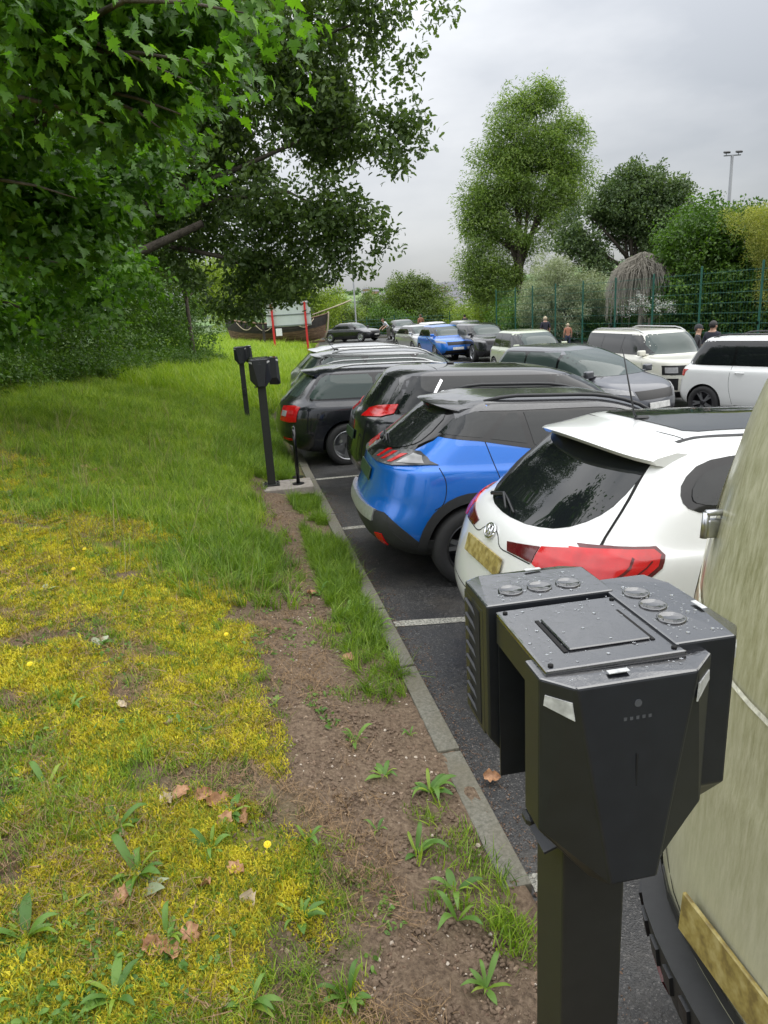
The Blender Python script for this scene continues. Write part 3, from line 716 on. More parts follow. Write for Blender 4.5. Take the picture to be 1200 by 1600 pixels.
for px, py, lb in [(217, 787, 'yellow dandelion high on the green bank'), (134, 868, 'yellow dandelion at the edge of the moss'), (117, 900, 'yellow dandelion just below another on the moss'), (355, 1003, 'yellow dandelion near the soil edge'), (50, 1052, 'yellow dandelion at the lower left of the moss'), (420, 1337, 'yellow dandelion in the lower turf beside the leaves')]:
    p = px_ground(px, py); t = empty('dandelion', p, 0, lb, 'flower', 'yellow dandelions on the bank'); h_ = .05
    tube('stem', [(0, 0, 0), (.004, 0, h_*.6), (.0, .0, h_)], .0016, M['plantain'], t, 5)
    o = link('petals', fme, None, t); o.location = (0, 0, h_); o.rotation_euler = (.4, .1, 0); o.scale = (.9,)*3
for i, (a, b_, lb) in enumerate([((440, 1065), (505, 1095), 'thin brown twig across the soil strip'), ((505, 1290), (545, 1262), 'short twig on the soil beside the turf'), ((560, 1045), (640, 1062), 'twig lying towards the kerb'), ((250, 1160), (310, 1250), 'long grass stalk arching over the moss to the leaf pile')]):
    p, q = px_ground(*a), px_ground(*b_); m_ = p.lerp(q, .5)+Vector((.01, .01, .012))
    o = tube('twig', [p+Vector((0, 0, .006)), m_, q+Vector((0, 0, .006))], [.0022, .003, .0015], M['twig'], None, 5); tag(o, lb, 'twig')

# ------------------------------------------------------------------ vegetation
def near_blobs(lst): return [(p.x, p.y, p.z, r, r, r*f) for (px, py, Y, r, f) in lst for p in [at(px, py, Y)]]
hedge_c = clusters('hedge_clump', 'oval', 34, .30, .085, M['hedge'], .6, 4)
mapcl_c = clusters('maple_clump', 'maple', 22, .36, .105, M['maple'], .35, 4, .35)
oak_c = clusters('oak_clump', 'oak', 26, .34, .125, M['oak'], .5, 4, jitter=.8)
limeb_c = clusters('lime_clump', 'oval', 26, .5, .13, M['far_lime'], .7, 3)
# hedge along the top of the bank
hb = []
for yy in np.arange(6.5, 29, 1.15):
    for (xx, z, r) in ((-7.35, 1.75, 1.15), (-7.6, 3.1, 1.4), (-8.1, 4.7, 1.6), (-8.6, 6.6, 1.8)):
        if z > 4 and yy < 11: continue
        hb.append((xx+random.uniform(-.35, .35), yy, z+random.uniform(-.25, .25), r, r, r))
tree('hedge', 'dense dark green hedge along the top of the grass bank', hb, hedge_c, 8200, 1.0, (-7.6, 9, 1.2), 0, None, 0, .6, 'bark', .22, cat='hedge')
# scrambling low edge of the hedge spilling onto the grass
lb = [(-6.35+random.uniform(-.35, .25), yy, gz(-6.3, yy)+.22, .55, .6, .42) for yy in np.arange(7, 29, .7)]
tree('bramble', 'low tangled bramble edge spilling from the hedge onto the grass', lb, hedge_c, 2600, .62, (-6.4, 10, 1.2), 0, cat='shrub', shell=.5)
# maple hanging over the near left
mb = near_blobs([(40, 60, 6.0, 1.1, .5), (140, 40, 6.2, 1.0, .45), (60, 190, 6.6, 1.1, .5), (180, 150, 6.4, .9, .4), (260, 60, 6.0, .75, .4), (320, 30, 5.8, .6, .35), (-20, 330, 7.2, 1.2, .6), (90, 330, 8.0, 1.1, .6), (30, 480, 8.6, 1.1, .6), (200, 260, 8.4, .9, .45), (130, 440, 10.5, 1.0, .6), (40, 440, 9.6, 1.0, .6)])
mp_t = tree('maple_tree', 'maple with big bright lobed leaves hanging over the top left', mb, mapcl_c, 950, .80, (-9.8, 9.2, 1.3), .20, None, .40, .9, shell=.55, fork=.75, scv=.4)
lfm = []
for nm, mt in (('maple', M['maple']), ('mapleb', M['maple_bright'])):
    v, t_ = leaf_arrays('maple', 1.0, .28, .15); me = npmesh('leaf', v, t_); attr(me, 'v', np.full(len(v), RNG.random())); me.materials.append(mt); lfm.append(me)
tips = [(330, 15, 4.6, .45), (390, 5, 4.5, .3), (355, 60, 4.9, .35), (300, 90, 5.0, .45), (385, 125, 5.1, .32), (330, 130, 5.2, .4), (260, 120, 5.2, .4), (290, 185, 5.4, .35), (305, 205, 5.4, .22), (230, 175, 5.4, .4), (180, 200, 5.5, .4), (110, 150, 5.3, .45), (50, 250, 5.8, .5), (110, 300, 6.0, .4), (20, 360, 6.4, .5), (160, 60, 5.0, .5), (60, 60, 5.0, .5), (220, 30, 4.8, .45), (15, 150, 5.2, .4), (60, 400, 6.6, .4), (15, 500, 7.0, .4), (120, 230, 5.8, .35), (170, 330, 7.5, .5), (90, 420, 7.8, .5)]
inv0 = Vector(mp_t.location)
for i in range(296):
    px, py, Y, r = tips[i % len(tips)]; c = at(px, py, Y); d = Vector((random.gauss(0, 1)*r*.7, random.gauss(0, 1)*r*.7, random.gauss(0, .28)*r))
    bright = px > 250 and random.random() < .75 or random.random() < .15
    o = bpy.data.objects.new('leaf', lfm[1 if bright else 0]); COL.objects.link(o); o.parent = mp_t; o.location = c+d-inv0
    s = random.uniform(.06, .115); o.scale = (s, s, s); o.rotation_euler = (random.gauss(-.75, .35), random.gauss(0, .35), math.atan2(-.5, .5)*.5+random.gauss(-1.0, .9))
for (a, b_) in [((20, 110, 6.4), (330, 100, 5.0)), ((60, 150, 6.6), (300, 185, 5.5)), ((-40, 40, 6.0), (300, 130, 5.2)), ((150, 180, 6.2), (250, 200, 5.6)), ((-30, 170, 6.2), (180, 200, 5.6)), ((120, 40, 5.6), (380, 20, 4.6)), ((-60, 300, 7.0), (120, 310, 6.2)), ((-60, 430, 7.6), (90, 410, 7.0))]:
    p, q = at(*a)-inv0, at(*b_)-inv0; tube('branch', [p, p.lerp(q, .35)+Vector((0, 0, .12)), p.lerp(q, .7)+Vector((0, 0, .08)), q], [.028, .018, .011, .004], M['bark'], mp_t, 6)
# oak: dark, reaching to the right against the sky
ob = near_blobs([(300, 120, 15, 2.2, .8), (380, 60, 14, 1.9, .7), (450, 110, 13.5, 1.5, .75), (400, 220, 14, 1.8, .75), (480, 40, 13, 1.1, .6), (560, 10, 12.5, .9, .45), (625, 15, 12.2, .70, .45), (655, 60, 12.2, .5, .5), (672, 85, 12.2, .32, .6), (640, 100, 12.4, .4, .5), (600, 110, 12.5, .5, .5), (655, 220, 12.5, .3, .5), (590, 290, 12.8, .6, .5), (500, 340, 13.2, .9, .6), (460, 440, 14, .6, .5), (400, 470, 15, .7, .5), (520, 430, 13.4, .34, .5), (560, 410, 13.2, .3, .5), (590, 385, 13, .3, .5), (380, 400, 14.6, 1.1, .6), (440, 250, 14, 1.2, .7), (590, 60, 12.6, .55, .4), (670, 95, 12.3, .24, .5), (520, 120, 13, .9, .6), (560, 175, 12.8, .75, .45), (620, 185, 12.6, .5, .45), (650, 195, 12.6, .26, .5), (500, 200, 13.2, 1.1, .6), (570, 240, 12.8, .8, .5), (630, 250, 12.6, .34, .5), (480, 280, 13.4, 1.1, .6), (550, 300, 13, .85, .5), (595, 330, 12.8, .5, .5), (600, 365, 12.8, .25, .5), (540, 370, 13.2, .55, .45), (520, 400, 13.2, .34, .5), (440, 350, 14, .9, .6), (470, 400, 14, .65, .5), (400, 420, 14.5, .9, .55), (430, 455, 14, .5, .4), (380, 320, 14.5, 1.2, .7), (330, 390, 15, 1.3, .7), (340, 250, 15.5, 1.4, .8), (250, 210, 15.5, 1.5, .8), (260, 330, 16, 1.6, .9), (495, 432, 13.4, .28, .5), (360, 470, 15, .7, .5)])
oak_t = tree('oak_tree', 'large dark oak whose branches reach out against the pale sky', ob, oak_c, 2300, .84, (-8.2, 15.5, 1.3), .15, None, .41, 1.0, shell=.55, fork=.5, limbs=False)
for pts in ([(250, 290, 15), (330, 180, 14.6), (430, 70, 13.8), (520, 50, 12.9), (585, 25, 12.6)], [(230, 320, 15), (380, 260, 14.2), (480, 215, 13.4), (560, 190, 12.9)], [(230, 340, 15), (360, 310, 14.4), (450, 300, 13.7), (525, 335, 13.2)], [(240, 380, 15.2), (340, 400, 14.8), (400, 420, 14.3), (450, 410, 14)], [(180, 225, 14), (215, 232, 14.0), (250, 262, 14.2), (300, 300, 14.5), (340, 330, 14.6)]):
    P = [at(*p)-Vector(oak_t.location) for p in pts]; tube('limb', P, [.06-.05*i/(len(P)-1) for i in range(len(P))] if len(P) > 3 else [.10, .12, .07], M['bark'], oak_t, 7)
# lime bushes, sunlit look put into the leaf colour, behind the oak and round the boat
def bush(name, label, lst, coll, n, sc, group=None, base=None, gap=0.0, cat='bush', trunk=.08, bark='bark', shell=.4, gs=.5):
    bl2 = near_blobs(lst); c = np.array(bl2)[:, :3].mean(0); b_ = (float(c[0]), float(c[1]), base if base is not None else .2)
    return tree(name, label, bl2, coll, n, sc, b_, trunk, group, gap, gs, bark, shell, limbs=True, cat=cat)
GB = 'bushes beyond the far end of the car park'
bush('lime_bush', 'lime green bush tinted as if sunlit behind the boat and the sign', [(360, 480, 62, 2.4, .9), (400, 450, 62, 2.6, .9), (450, 455, 62, 2.6, .9), (500, 480, 62, 2.4, .9), (380, 430, 60, 2.2, .9), (340, 440, 55, 2.2, 1)], limeb_c, 1700, 1.2, GB)
bush('lime_bush', 'leaves tinted as if sunlit glimpsed through the gap beside the oak limb', [(250, 240, 24, 1.1, .8), (235, 300, 24, 1.0, .8), (270, 350, 24, 1.0, .9), (330, 440, 28, 1.2, .9)], limeb_c, 260, .8, GB, 1.0, .30)
far_c = clusters('far_clump', 'quad', 40, .55, .17, M['far_green'], .8, 3); fard_c = clusters('fard_clump', 'quad', 40, .55, .17, M['hedge'], .8, 3)
GT = 'trees along the far edge of the car park'
bush('round_tree', 'round headed green tree behind the people at the far end', [(640, 465, 74, 2.6, .9), (655, 452, 74, 1.7, .8), (625, 480, 74, 2.6, 1), (670, 480, 74, 2.4, 1)], far_c, 1100, .95, GT, -1, .2, 'tree', .2)
bush('thin_tree', 'thin pointed tree beside the lamp post', [(578, 470, 80, 1.1, 1.2), (575, 490, 80, 1.9, 1), (590, 485, 80, 1.6, .8)], far_c, 240, .8, GT, -1, .2, 'tree', .12)
for i, (lst, lb, cc) in enumerate([([(520, 495, 70, 1.8, 1), (545, 500, 72, 1.8, .9)], 'green bush left of the lamp post', 0), ([(600, 505, 72, 1.9, .9), (630, 508, 70, 1.8, .8)], 'low bush behind the bending man', 1), ([(690, 495, 72, 2.2, .9), (670, 505, 72, 2, .9)], 'bush behind the silver liftback', 0), ([(740, 495, 66, 2.2, .9), (720, 505, 68, 2, .8)], 'yellowish bush left of the fence corner', 2), ([(565, 505, 76, 1.9, .9), (480, 500, 70, 2.0, .9)], 'bush between the lamp post and the boat', 2), ([(770, 500, 60, 1.9, 1.0), (760, 480, 60, 1.4, 1.0)], 'bush at the foot of the tall ash', 2)]):
    bush('bush', lb, lst, (far_c, fard_c, limeb_c)[cc], 420, .9, GB, -1, .1)
# right hand trees beyond the fence
ash_c = clusters('ash_clump', 'lance', 40, .75, .26, M['ash'], .8, 4)
bush('ash_tree', 'tall airy ash tree towering above the green fence', [(800, 190, 56, 1.7, 1.1), (840, 160, 56, 1.6, 1.1), (880, 200, 56, 1.9, 1.1), (770, 240, 56, 1.7, 1), (830, 230, 56, 2.4, 1), (900, 250, 56, 1.5, 1), (750, 300, 56, 1.6, 1), (800, 300, 56, 2.5, 1), (870, 290, 56, 2.2, 1), (745, 360, 56, 1.6, 1), (790, 370, 56, 2.4, 1), (850, 350, 56, 2.0, 1), (760, 420, 56, 2, 1), (800, 430, 56, 2, 1), (770, 460, 56, 2.2, .8), (835, 130, 56, .8, 1.0), (735, 410, 56, 1.1, 1.1), (905, 205, 56, .8, 1.2), (860, 150, 56, 1.2, 1.1), (800, 260, 56, 2.4, 1.0), (860, 250, 56, 2.4, 1), (830, 330, 56, 2.6, 1), (740, 330, 56, 1.5, 1.1), (770, 330, 56, 1.8, 1.1), (890, 310, 56, 1.8, 1.0), (800, 390, 56, 2.4, 1), (740, 440, 56, 1.4, 1.1), (810, 160, 56, 1.2, 1.3)], ash_c, 2500, .95, None, -1.2, .355, 'tree', .42, 'bark', .55, .42)
dark_c = clusters('dark_clump', 'oval', 30, .6, .19, M['dark_oak'], .7, 4, jitter=.9)
bush('evergreen_oak', 'dark spreading tree right of the tall ash', [(960, 310, 50, 2.0, .9), (1000, 300, 50, 2.0, .9), (1040, 310, 50, 1.7, .9), (925, 340, 50, 1.8, .9), (980, 360, 50, 2.4, .8), (1045, 360, 50, 2, .9), (900, 375, 50, 1.6, .7), (1075, 345, 50, 1.2, .9), (930, 400, 50, 1.8, .7), (1010, 400, 50, 2, .7), (985, 275, 50, .9, .8), (1062, 300, 50, .8, .8)], dark_c, 1900, .90, None, -1.2, .36, 'tree', .4, 'bark', .5, .4)
silver_c = clusters('silver_clump', 'lance', 44, .36, .12, M['silver_leaf'], .8, 3)
bush('silver_shrub', 'round pale grey green shrub behind the fence', [(865, 435, 47, 1.5, 1), (900, 450, 47, 1.4, 1), (840, 460, 47, 1.3, 1), (880, 480, 47, 1.7, .9), (930, 455, 47, 1.3, 1), (830, 485, 47, 1.1, .9), (945, 480, 47, 1.0, .9), (870, 415, 47, .8, .9)], silver_c, 1500, .95, None, -1, .2, 'shrub', .15)
# bare weeping tree
wt_ = empty('weeping_tree', tuple(at(1000, 500, 44).xy)+(-1.0,), 0, 'leafless grey weeping tree with a dome of hanging twigs', 'tree')
wl_ = wt_.location.copy(); top = at(1000, 400, 44)-wl_
tube('trunk', [(0, 0, 0), (.1, 0, top.z*.5), (0, 0, top.z*.93)], [.22, .17, .1], M['grey_twig'], wt_, 8)
tw = bmesh.new()
for i in range(760):
    a = random.random()*6.283; rr = 1.75*random.random()**.55; h_ = top.z*1.02-.30*rr*rr+random.uniform(-.30, .12); dx, dy = math.cos(a), math.sin(a); dl = random.uniform(.6, 2.9)
    p0 = Vector((dx*rr*.35, dy*rr*.35, h_+.12*rr)); p1 = Vector((dx*rr, dy*rr, h_-.05)); p2 = Vector((dx*(rr+.22)+random.uniform(-.2, .2), dy*(rr+.22), h_-.5*dl)); p3 = p2+Vector((random.uniform(-.2, .2), random.uniform(-.2, .2), -.6*dl))
    tube_bm(tw, [p0, p1, p2, p3], [.020, .017, .014, .008], 3, False)
o = bmobj('hanging_twigs', tw, M['grey_twig'], wt_); o['kind'] = 'stuff'
hol_c = clusters('hol_clump', 'oval', 32, .6, .18, M['hedge'], .7, 4, jitter=.9)
bush('mixed_hedge', 'deep green hedge mass behind the right of the fence', [(1080, 380, 43, 2.2, .9), (1120, 360, 43, 2.0, .9), (1160, 380, 42, 2.0, 1), (1100, 440, 43, 2.4, .9), (1160, 450, 42, 2.4, .9), (1200, 430, 42, 2.0, 1), (1060, 470, 43, 2, .8), (1130, 500, 43, 2.2, .8), (1200, 500, 42, 2.2, .8), (1240, 400, 42, 2.4, 1), (1050, 430, 45, 1.4, 1), (1290, 440, 42, 2.4, 1)], hol_c, 3000, 1.0, None, -1.2, 0, 'hedge', .25, 'bark', .3)
gold_c = clusters('gold_clump', 'lance', 44, .34, .13, M['gold_leaf'], 1.6, 3)
bush('golden_willow', 'yellow green weeping foliage hanging at the right edge', [(1140, 345, 39, .4, 1.6), (1158, 340, 39, .45, 1.2), (1180, 345, 39, .7, 1.1), (1172, 385, 39, .35, 2.4), (1195, 400, 39, .5, 2.4), (1205, 370, 39, .9, 1.6), (1195, 335, 39, .7, .6), (1215, 450, 39, .6, 2), (1230, 380, 39, 1.2, 1.4), (1190, 450, 39, .28, 2.6)], gold_c, 520, .8, None, -1, .2, 'tree', .0)
# shady understory beyond the fence, blossoming shrub and white building
und = near_blobs([(px, 505+(px-800)*-.02, 50-(px-800)*.012, 1.9, .9) for px in range(800, 1260, 32)]); tree('understory', 'dark understory hedge along the foot of the fence', und, fard_c, 2200, .9, (14, 45, -1), 0, None, cat='hedge')
blos = bush('blossom_shrub', 'shrub with white blossom low behind the fence', [(1000, 470, 41, .6, 1), (1025, 475, 41, .7, .9), (1050, 480, 41, .6, .9), (985, 485, 41, .6, .8)], clusters('blos', 'oval', 20, .3, .08, M['blossom'], .8, 2), 55, .8, None, -1, 0, 'shrub', .06)
# trees behind and left of the camera, seen in the glass
rb = [(-9+random.uniform(-1, 1), y_, z_, 2.6, 2.6, 2.4) for y_ in (-7, -3) for z_ in (3.2, 6.5)]
tree('roadside_tree', 'tall leafy trees behind the left of the viewpoint', rb, hedge_c, 900, 1.5, (-9.5, -5, 1), .3, None, 0)

# ------------------------------------------------------------------ distance
hm = NT('far hillside fields'); v = hm.coord('Object'); vo = hm.voro(v, .011, out='Color'); sc_ = hm.n('ShaderNodeSeparateColor'); hm.l(vo, sc_.inputs[0])
cc = hm.ramp(sc_.outputs[0], [(0, (.05, .10, .035)), (.5, (.11, .19, .06)), (.8, (.17, .24, .09)), (1, (.08, .12, .05))]); cc = hm.mix(hm.ramp(hm.voro(v, .011, 'DISTANCE_TO_EDGE'), [(.02, 1.0), (.06, 0.0)]), cc, (.025, .045, .02))
hm.color(cc); hm.set(rough=1)
def hill_z(x, y): return -17 + 62*sstep(700, 1500, y)*(.55+.6*fbm(x, y, .0016, 3, 90)) + 30*sstep(-100, 700, x)*sstep(700, 1400, y)*(1-.5*sstep(900, 1700, x))
sheet('hills', np.linspace(-1800, 2200, 120), np.linspace(560, 2300, 60), hill_z, hm.m)
GH = 'houses on the far hillside'
hwall = [simple('house render white', (.72, .70, .66), .9), simple('house render cream', (.55, .5, .42), .9), simple('house brick', (.32, .20, .15), .9)]; hroof = simple('slate roof', (.16, .16, .18), .8); hwin = simple('house window', (.03, .035, .04), .2)
def house_proto(i):
    w, d, h = 11+3*(i % 2), 8, 5.5; t = empty('house')
    box('wall', (w, d, h), (0, 0, h/2), hwall[i % 3], t)
    bm = bmesh.new(); vs = [bm.verts.new(p) for p in ((-w/2-.4, -d/2-.4, h), (w/2+.4, -d/2-.4, h), (w/2+.4, d/2+.4, h), (-w/2-.4, d/2+.4, h), (-w/2-.4, 0, h+3), (w/2+.4, 0, h+3))]
    for f in ((0, 1, 5, 4), (2, 3, 4, 5), (0, 4, 3), (1, 2, 5), (3, 2, 1, 0)): bm.faces.new([vs[j] for j in f])
    bmobj('roof', bm, hroof, t)
    for xx in (-w*.28, w*.28):
        for zz in (1.5, 4.2): box('window', (1.5, .1, 1.2), (xx, -d/2-.03, zz), hwin, t)
    return t
hp = [house_proto(i) for i in range(3)]; cnt = 0
for i in range(120):
    if i < 3: t = hp[i]
    else: t = copy_tree(hp[i % 3])
    px = random.uniform(672, 745) if i % 5 else random.uniform(590, 680); y_ = random.uniform(900, 1480); x_ = (px-600)/F_PX*y_*1.04
    t.location = (x_, y_, float(hill_z(np.array(x_), np.array(y_)))-.3); t.rotation_euler.z = random.uniform(-.5, .5)
    tag(t, ('white rendered', 'cream rendered', 'brown brick')[i % 3]+' house with a slate roof among many on the distant hillside', 'house', GH)
ht = near_blobs([]) if False else None
tb = [(x_, y_, float(hill_z(np.array(x_), np.array(y_)))+3, 9, 9, 6) for x_, y_ in [((random.uniform(500, 760)-600)/F_PX*1.04*q, q) for q in [random.uniform(850, 1500) for _ in range(90)]]]
P_ = blob_points(tb, 900, .6); hc = clusters('hill_clump', 'quad', 30, 3.2, 2.2, M['hedge'], .6, 2)
scatter('hillside_trees', P_, rand_rot(len(P_)), np.ones(len(P_)), hc[0], hc[1], None, 'stuff', 'dark tree lines between the fields of the far hill', 'trees')
# ------------------------------------------------------------------ vehicles
def pchip(t, Y, q):
    t = np.asarray(t, float); Y = np.asarray(Y, float); h = np.diff(t); d = np.diff(Y)/h; m = np.zeros(len(Y))
    m[0], m[-1] = d[0], d[-1]
    for i in range(1, len(Y)-1):
        if d[i-1]*d[i] > 0:
            w1, w2 = 2*h[i]+h[i-1], h[i]+2*h[i-1]; m[i] = (w1+w2)/(w1/d[i-1]+w2/d[i])
    i = np.clip(np.searchsorted(t, q)-1, 0, len(h)-1); s = (q-t[i])/h[i]
    return (2*s**3-3*s**2+1)*Y[i]+(s**3-2*s**2+s)*h[i]*m[i]+(-2*s**3+3*s**2)*Y[i+1]+(s**3-s**2)*h[i]*m[i+1]
def body_arrays(levels, sub=5, nc=44):
    A = np.array(levels, float); t = np.arange(len(A)); q = np.linspace(0, len(A)-1, (len(A)-1)*sub+1)
    C = np.column_stack([pchip(t, A[:, k], q) for k in range(A.shape[1])])
    rings = []
    for xr, zr, w, zs, xf, zf, nr, nf in C:
        xm = (xr+xf)/2; a = (xf-xr)/2; w = max(w, 1e-4)
        dr = min(w*nr, a*.9); df = min(w*nf, a*.9); th = np.linspace(0, math.pi/2, 141); e = 2/2.7
        X = np.r_[a-df+df*np.cos(th)**e, -(a-dr)-dr*np.cos(th[::-1])**e]
        Yy = np.r_[w*np.sin(th)**e, w*np.sin(th[::-1])**e]*(1-.035*(np.r_[a-df+df*np.cos(th)**e, -(a-dr)-dr*np.cos(th[::-1])**e]/a)**2)
        ds = np.hypot(np.diff(X), np.diff(Yy)); s = np.r_[0, np.cumsum(ds)]; s /= s[-1]
        qq = np.linspace(0, 1, nc+1); X2 = np.interp(qq, s, X); Y2 = np.interp(qq, s, Yy)
        f = np.clip(X2/a, -1, 1); yy = 1-np.clip(Y2/max(w, 1e-4), 0, 1)**3
        Z = zs + np.where(f > 0, (zf-zs)*np.abs(f)**4, (zr-zs)*np.abs(f)**4)
        X2 = X2+xm
        half = np.column_stack([X2, Y2, Z]); other = half[-2:0:-1]*np.array([1, -1, 1])
        rings.append(np.vstack([half, other]))
    return rings
def body_mesh(levels, sub=5, nc=44):
    rings = body_arrays(levels, sub, nc); N = len(rings[0]); V = np.vstack(rings); Fc = []
    for i in range(len(rings)-1):
        a = i*N; b = a+N
        for k in range(N): Fc.append((a+k, a+(k+1) % N, b+(k+1) % N, b+k))
    top = (len(rings)-1)*N
    # bottom cap + top cap as strips between mirrored points
    for o, flip in ((0, True), (top, False)):
        h = nc
        for k in range(0, h):
            a, b_, c, d = o+k, o+k+1, o+(N-k-1) % N, o+(N-k) % N
            if k == 0: f = (a, b_, c)
            elif k == h-1: f = (a, b_, d)
            else: f = (a, b_, c, d)
            Fc.append(f[::-1] if flip else f)
    return V, Fc
class Car:
    def __init__(s, name, label, group, loc, heading, levels, mat, W, L, wheel_r, axles, tilt=0.0, arch=.045, sub=5, nc=44, track=None, rim='alloy', spokes=5, cat='car'):
        s.L, s.W = L, W
        s.root = empty(name, loc, 0, label, cat, group)
        s.root.rotation_mode = 'XYZ'
        ang = R(90-heading); s.root.rotation_euler = (0, tilt, ang)
        V, Fc = body_mesh(levels, sub, nc)
        s.bvh = BVHTree.FromPolygons([tuple(v) for v in V], Fc, epsilon=0)
        me = pymesh('body', V, Fc); bm = bmesh.new(); bm.from_mesh(me); bmesh.ops.remove_doubles(bm, verts=bm.verts, dist=1e-5)
        bmesh.ops.recalc_face_normals(bm, faces=bm.faces); bm.to_mesh(me); bm.free()
        me.materials.append(mat); me.materials.append(M['void'])
        tmp = bpy.data.objects.new('tmp', me); COL.objects.link(tmp)
        cb = bmesh.new()
        for x, z in axles:
            for sg in (1, -1):
                lathe_bm(cb, [(wheel_r+arch, sg*(W/2+.15)), (wheel_r+arch, sg*(W/2-.33))], 40, 'Y', (x, 0, z))
        bmesh.ops.recalc_face_normals(cb, faces=cb.faces)
        cme = bpy.data.meshes.new('cut'); cb.to_mesh(cme); cb.free(); cme.materials.append(mat); cme.materials.append(M['void'])
        for p in cme.polygons: p.material_index = 1
        cut = bpy.data.objects.new('cut', cme); COL.objects.link(cut)
        md = tmp.modifiers.new('b', 'BOOLEAN'); md.object = cut; md.operation = 'DIFFERENCE'; md.solver = 'EXACT'
        dg = bpy.context.evaluated_depsgraph_get(); dg.update()
        m2 = bpy.data.meshes.new_from_object(tmp.evaluated_get(dg)); m2.name = 'body'
        bpy.data.objects.remove(tmp); bpy.data.objects.remove(cut)
        s.body = bpy.data.objects.new('body', m2); COL.objects.link(s.body); s.body.parent = s.root
        m2.shade_smooth()
        try:
            m2.set_sharp_from_angle(angle=R(38))
        except Exception: pass
        s.wheel_r = wheel_r; s.axles = axles; s.rim = rim; s.spokes = spokes
        w0 = None
        for x, z in axles:
            for sg in (1, -1):
                y = sg*(W/2-.02)
                if w0 is None: w0 = s.wheel(); w = w0
                else: w = copy_tree(w0, s.root)
                w.location = (x, y, z); w.rotation_euler = (0, random.random()*3, 0 if sg > 0 else math.pi)
    def wheel(s):
        r = s.wheel_r; w = empty('wheel'); w.parent = s.root
        bm = bmesh.new(); wd = .21
        prof = [(r*.66, 0.0), (r*.70, .006), (r*.80, .012), (r*.93, .004), (r*.98, -.02), (r, -.05), (r, -wd+.05), (r*.97, -wd+.01), (r*.7, -wd), (r*.66, -wd)]
        rg = []
        lathe_bm(bm, prof, 44, 'Y'); 
        fs = [f for f in bm.faces if len(f.verts) > 4]
        bmesh.ops.delete(bm, geom=fs, context='FACES_ONLY')
        bmobj('tyre', bm, M['rubber'], w, True)
        bm = bmesh.new()
        lathe_bm(bm, [(r*.67, -.002), (r*.665, .006), (r*.63, .004), (r*.61, -.03), (r*.60, -wd+.03), (r*.3, -wd+.06), (r*.02, -wd+.06)], 40, 'Y')
        fs = [f for f in bm.faces if len(f.verts) > 4 and f.calc_center_median().y > -.1]
        bmesh.ops.delete(bm, geom=fs, context='FACES_ONLY')
        rimm = bmobj('rim', bm, M['dark_alloy'] if s.rim == 'dual' else M[s.rim], w, True)
        bm = bmesh.new(); n = s.spokes
        for i in range(n):
            a = 2*math.pi*i/n
            offs = (-.16, .16) if n == 5 and s.rim == 'dual' else (0,)
            for da in offs:
                V = []
                wi, wo_ = (r*.10, r*.13) if len(offs) == 1 else (r*.06, r*.05)
                if n > 6: wi, wo_ = r*.05, r*.06
                for (rr, ww, y0) in ((r*.10, wi, -.018), (r*.36, wi*.95, -.012), (r*.64, wo_, -.006)):
                    for sg in (-1, 1):
                        for yy in (y0, y0-.03):
                            aa = a+da*(.3+.7*rr/(r*.64))
                            V.append(bm.verts.new((math.cos(aa)*rr-math.sin(aa)*ww*sg, yy+(.004 if False else 0), math.sin(aa)*rr+math.cos(aa)*ww*sg)))
                for b in (0, 4):
                    q = V[b:b+8]
                    for f in ((0, 2, 6, 4), (1, 5, 7, 3), (0, 4, 5, 1), (2, 3, 7, 6)): bm.faces.new([q[j] for j in f])
        bmobj('spokes', bm, M['alloy'] if s.rim != 'dark_alloy' else M['dark_alloy'], w, False)
        bm = bmesh.new(); lathe_bm(bm, [(r*.16, -.03), (r*.16, -.01), (r*.10, -.002), (.004, 0)], 20, 'Y'); bmobj('hub_cap', bm, M['dark_alloy'], w, True)
        return w
    def cast(s, p, axis, side=1):
        a, b = p
        if axis == 'side': o, d = Vector((a, side*4, b)), Vector((0, -side, 0))
        elif axis == 'rear': o, d = Vector((-4, a, b)), Vector((1, 0, 0))
        elif axis == 'front': o, d = Vector((s.L+4, a, b)), Vector((-1, 0, 0))
        else: o, d = Vector((a, b, 5)), Vector((0, 0, -1))
        h = s.bvh.ray_cast(o, d)
        if h[0] is None:
            if axis == 'side': q = Vector((a, side*s.W/2*.8, b))
            elif axis == 'rear': q = Vector((.3, a, b))
            elif axis == 'front': q = Vector((s.L-.3, a, b))
            else: q = Vector((a, b, 1.5))
            h = s.bvh.find_nearest(q)
        return h[0], h[1]
    def patch(s, name, poly, axis, mat, off=.004, side=1, step=.05, rnd=0, skirt=.012, parent=None, bulge=0.0):
        pts = [Vector(p) for p in poly]
        for _ in range(rnd):
            q = []
            for i in range(len(pts)):
                a, b = pts[i], pts[(i+1) % len(pts)]
                f_ = min(.25, .055/max(1e-6, (b-a).length)); q += [a.lerp(b, f_), a.lerp(b, 1-f_)]
            pts = q
        ol = []
        for i in range(len(pts)):
            a, b = pts[i], pts[(i+1) % len(pts)]; n = max(1, int((b-a).length/step))
            ol += [a.lerp(b, k/n) for k in range(n)]
        xs = [p.x for p in ol]; ys = [p.y for p in ol]; inner = []
        def inside(p):
            c = False; j = len(ol)-1
            for i in range(len(ol)):
                if (ol[i].y > p.y) != (ol[j].y > p.y) and p.x < (ol[j].x-ol[i].x)*(p.y-ol[i].y)/(ol[j].y-ol[i].y)+ol[i].x: c = not c
                j = i
            return c
        y = min(ys)+step*.5
        while y < max(ys):
            x = min(xs)+step*.5
            while x < max(xs):
                p = Vector((x, y))
                if inside(p) and min((p-o).length for o in ol) > step*.45: inner.append(p)
                x += step
            y += step
        n = len(ol); allp = ol+inner
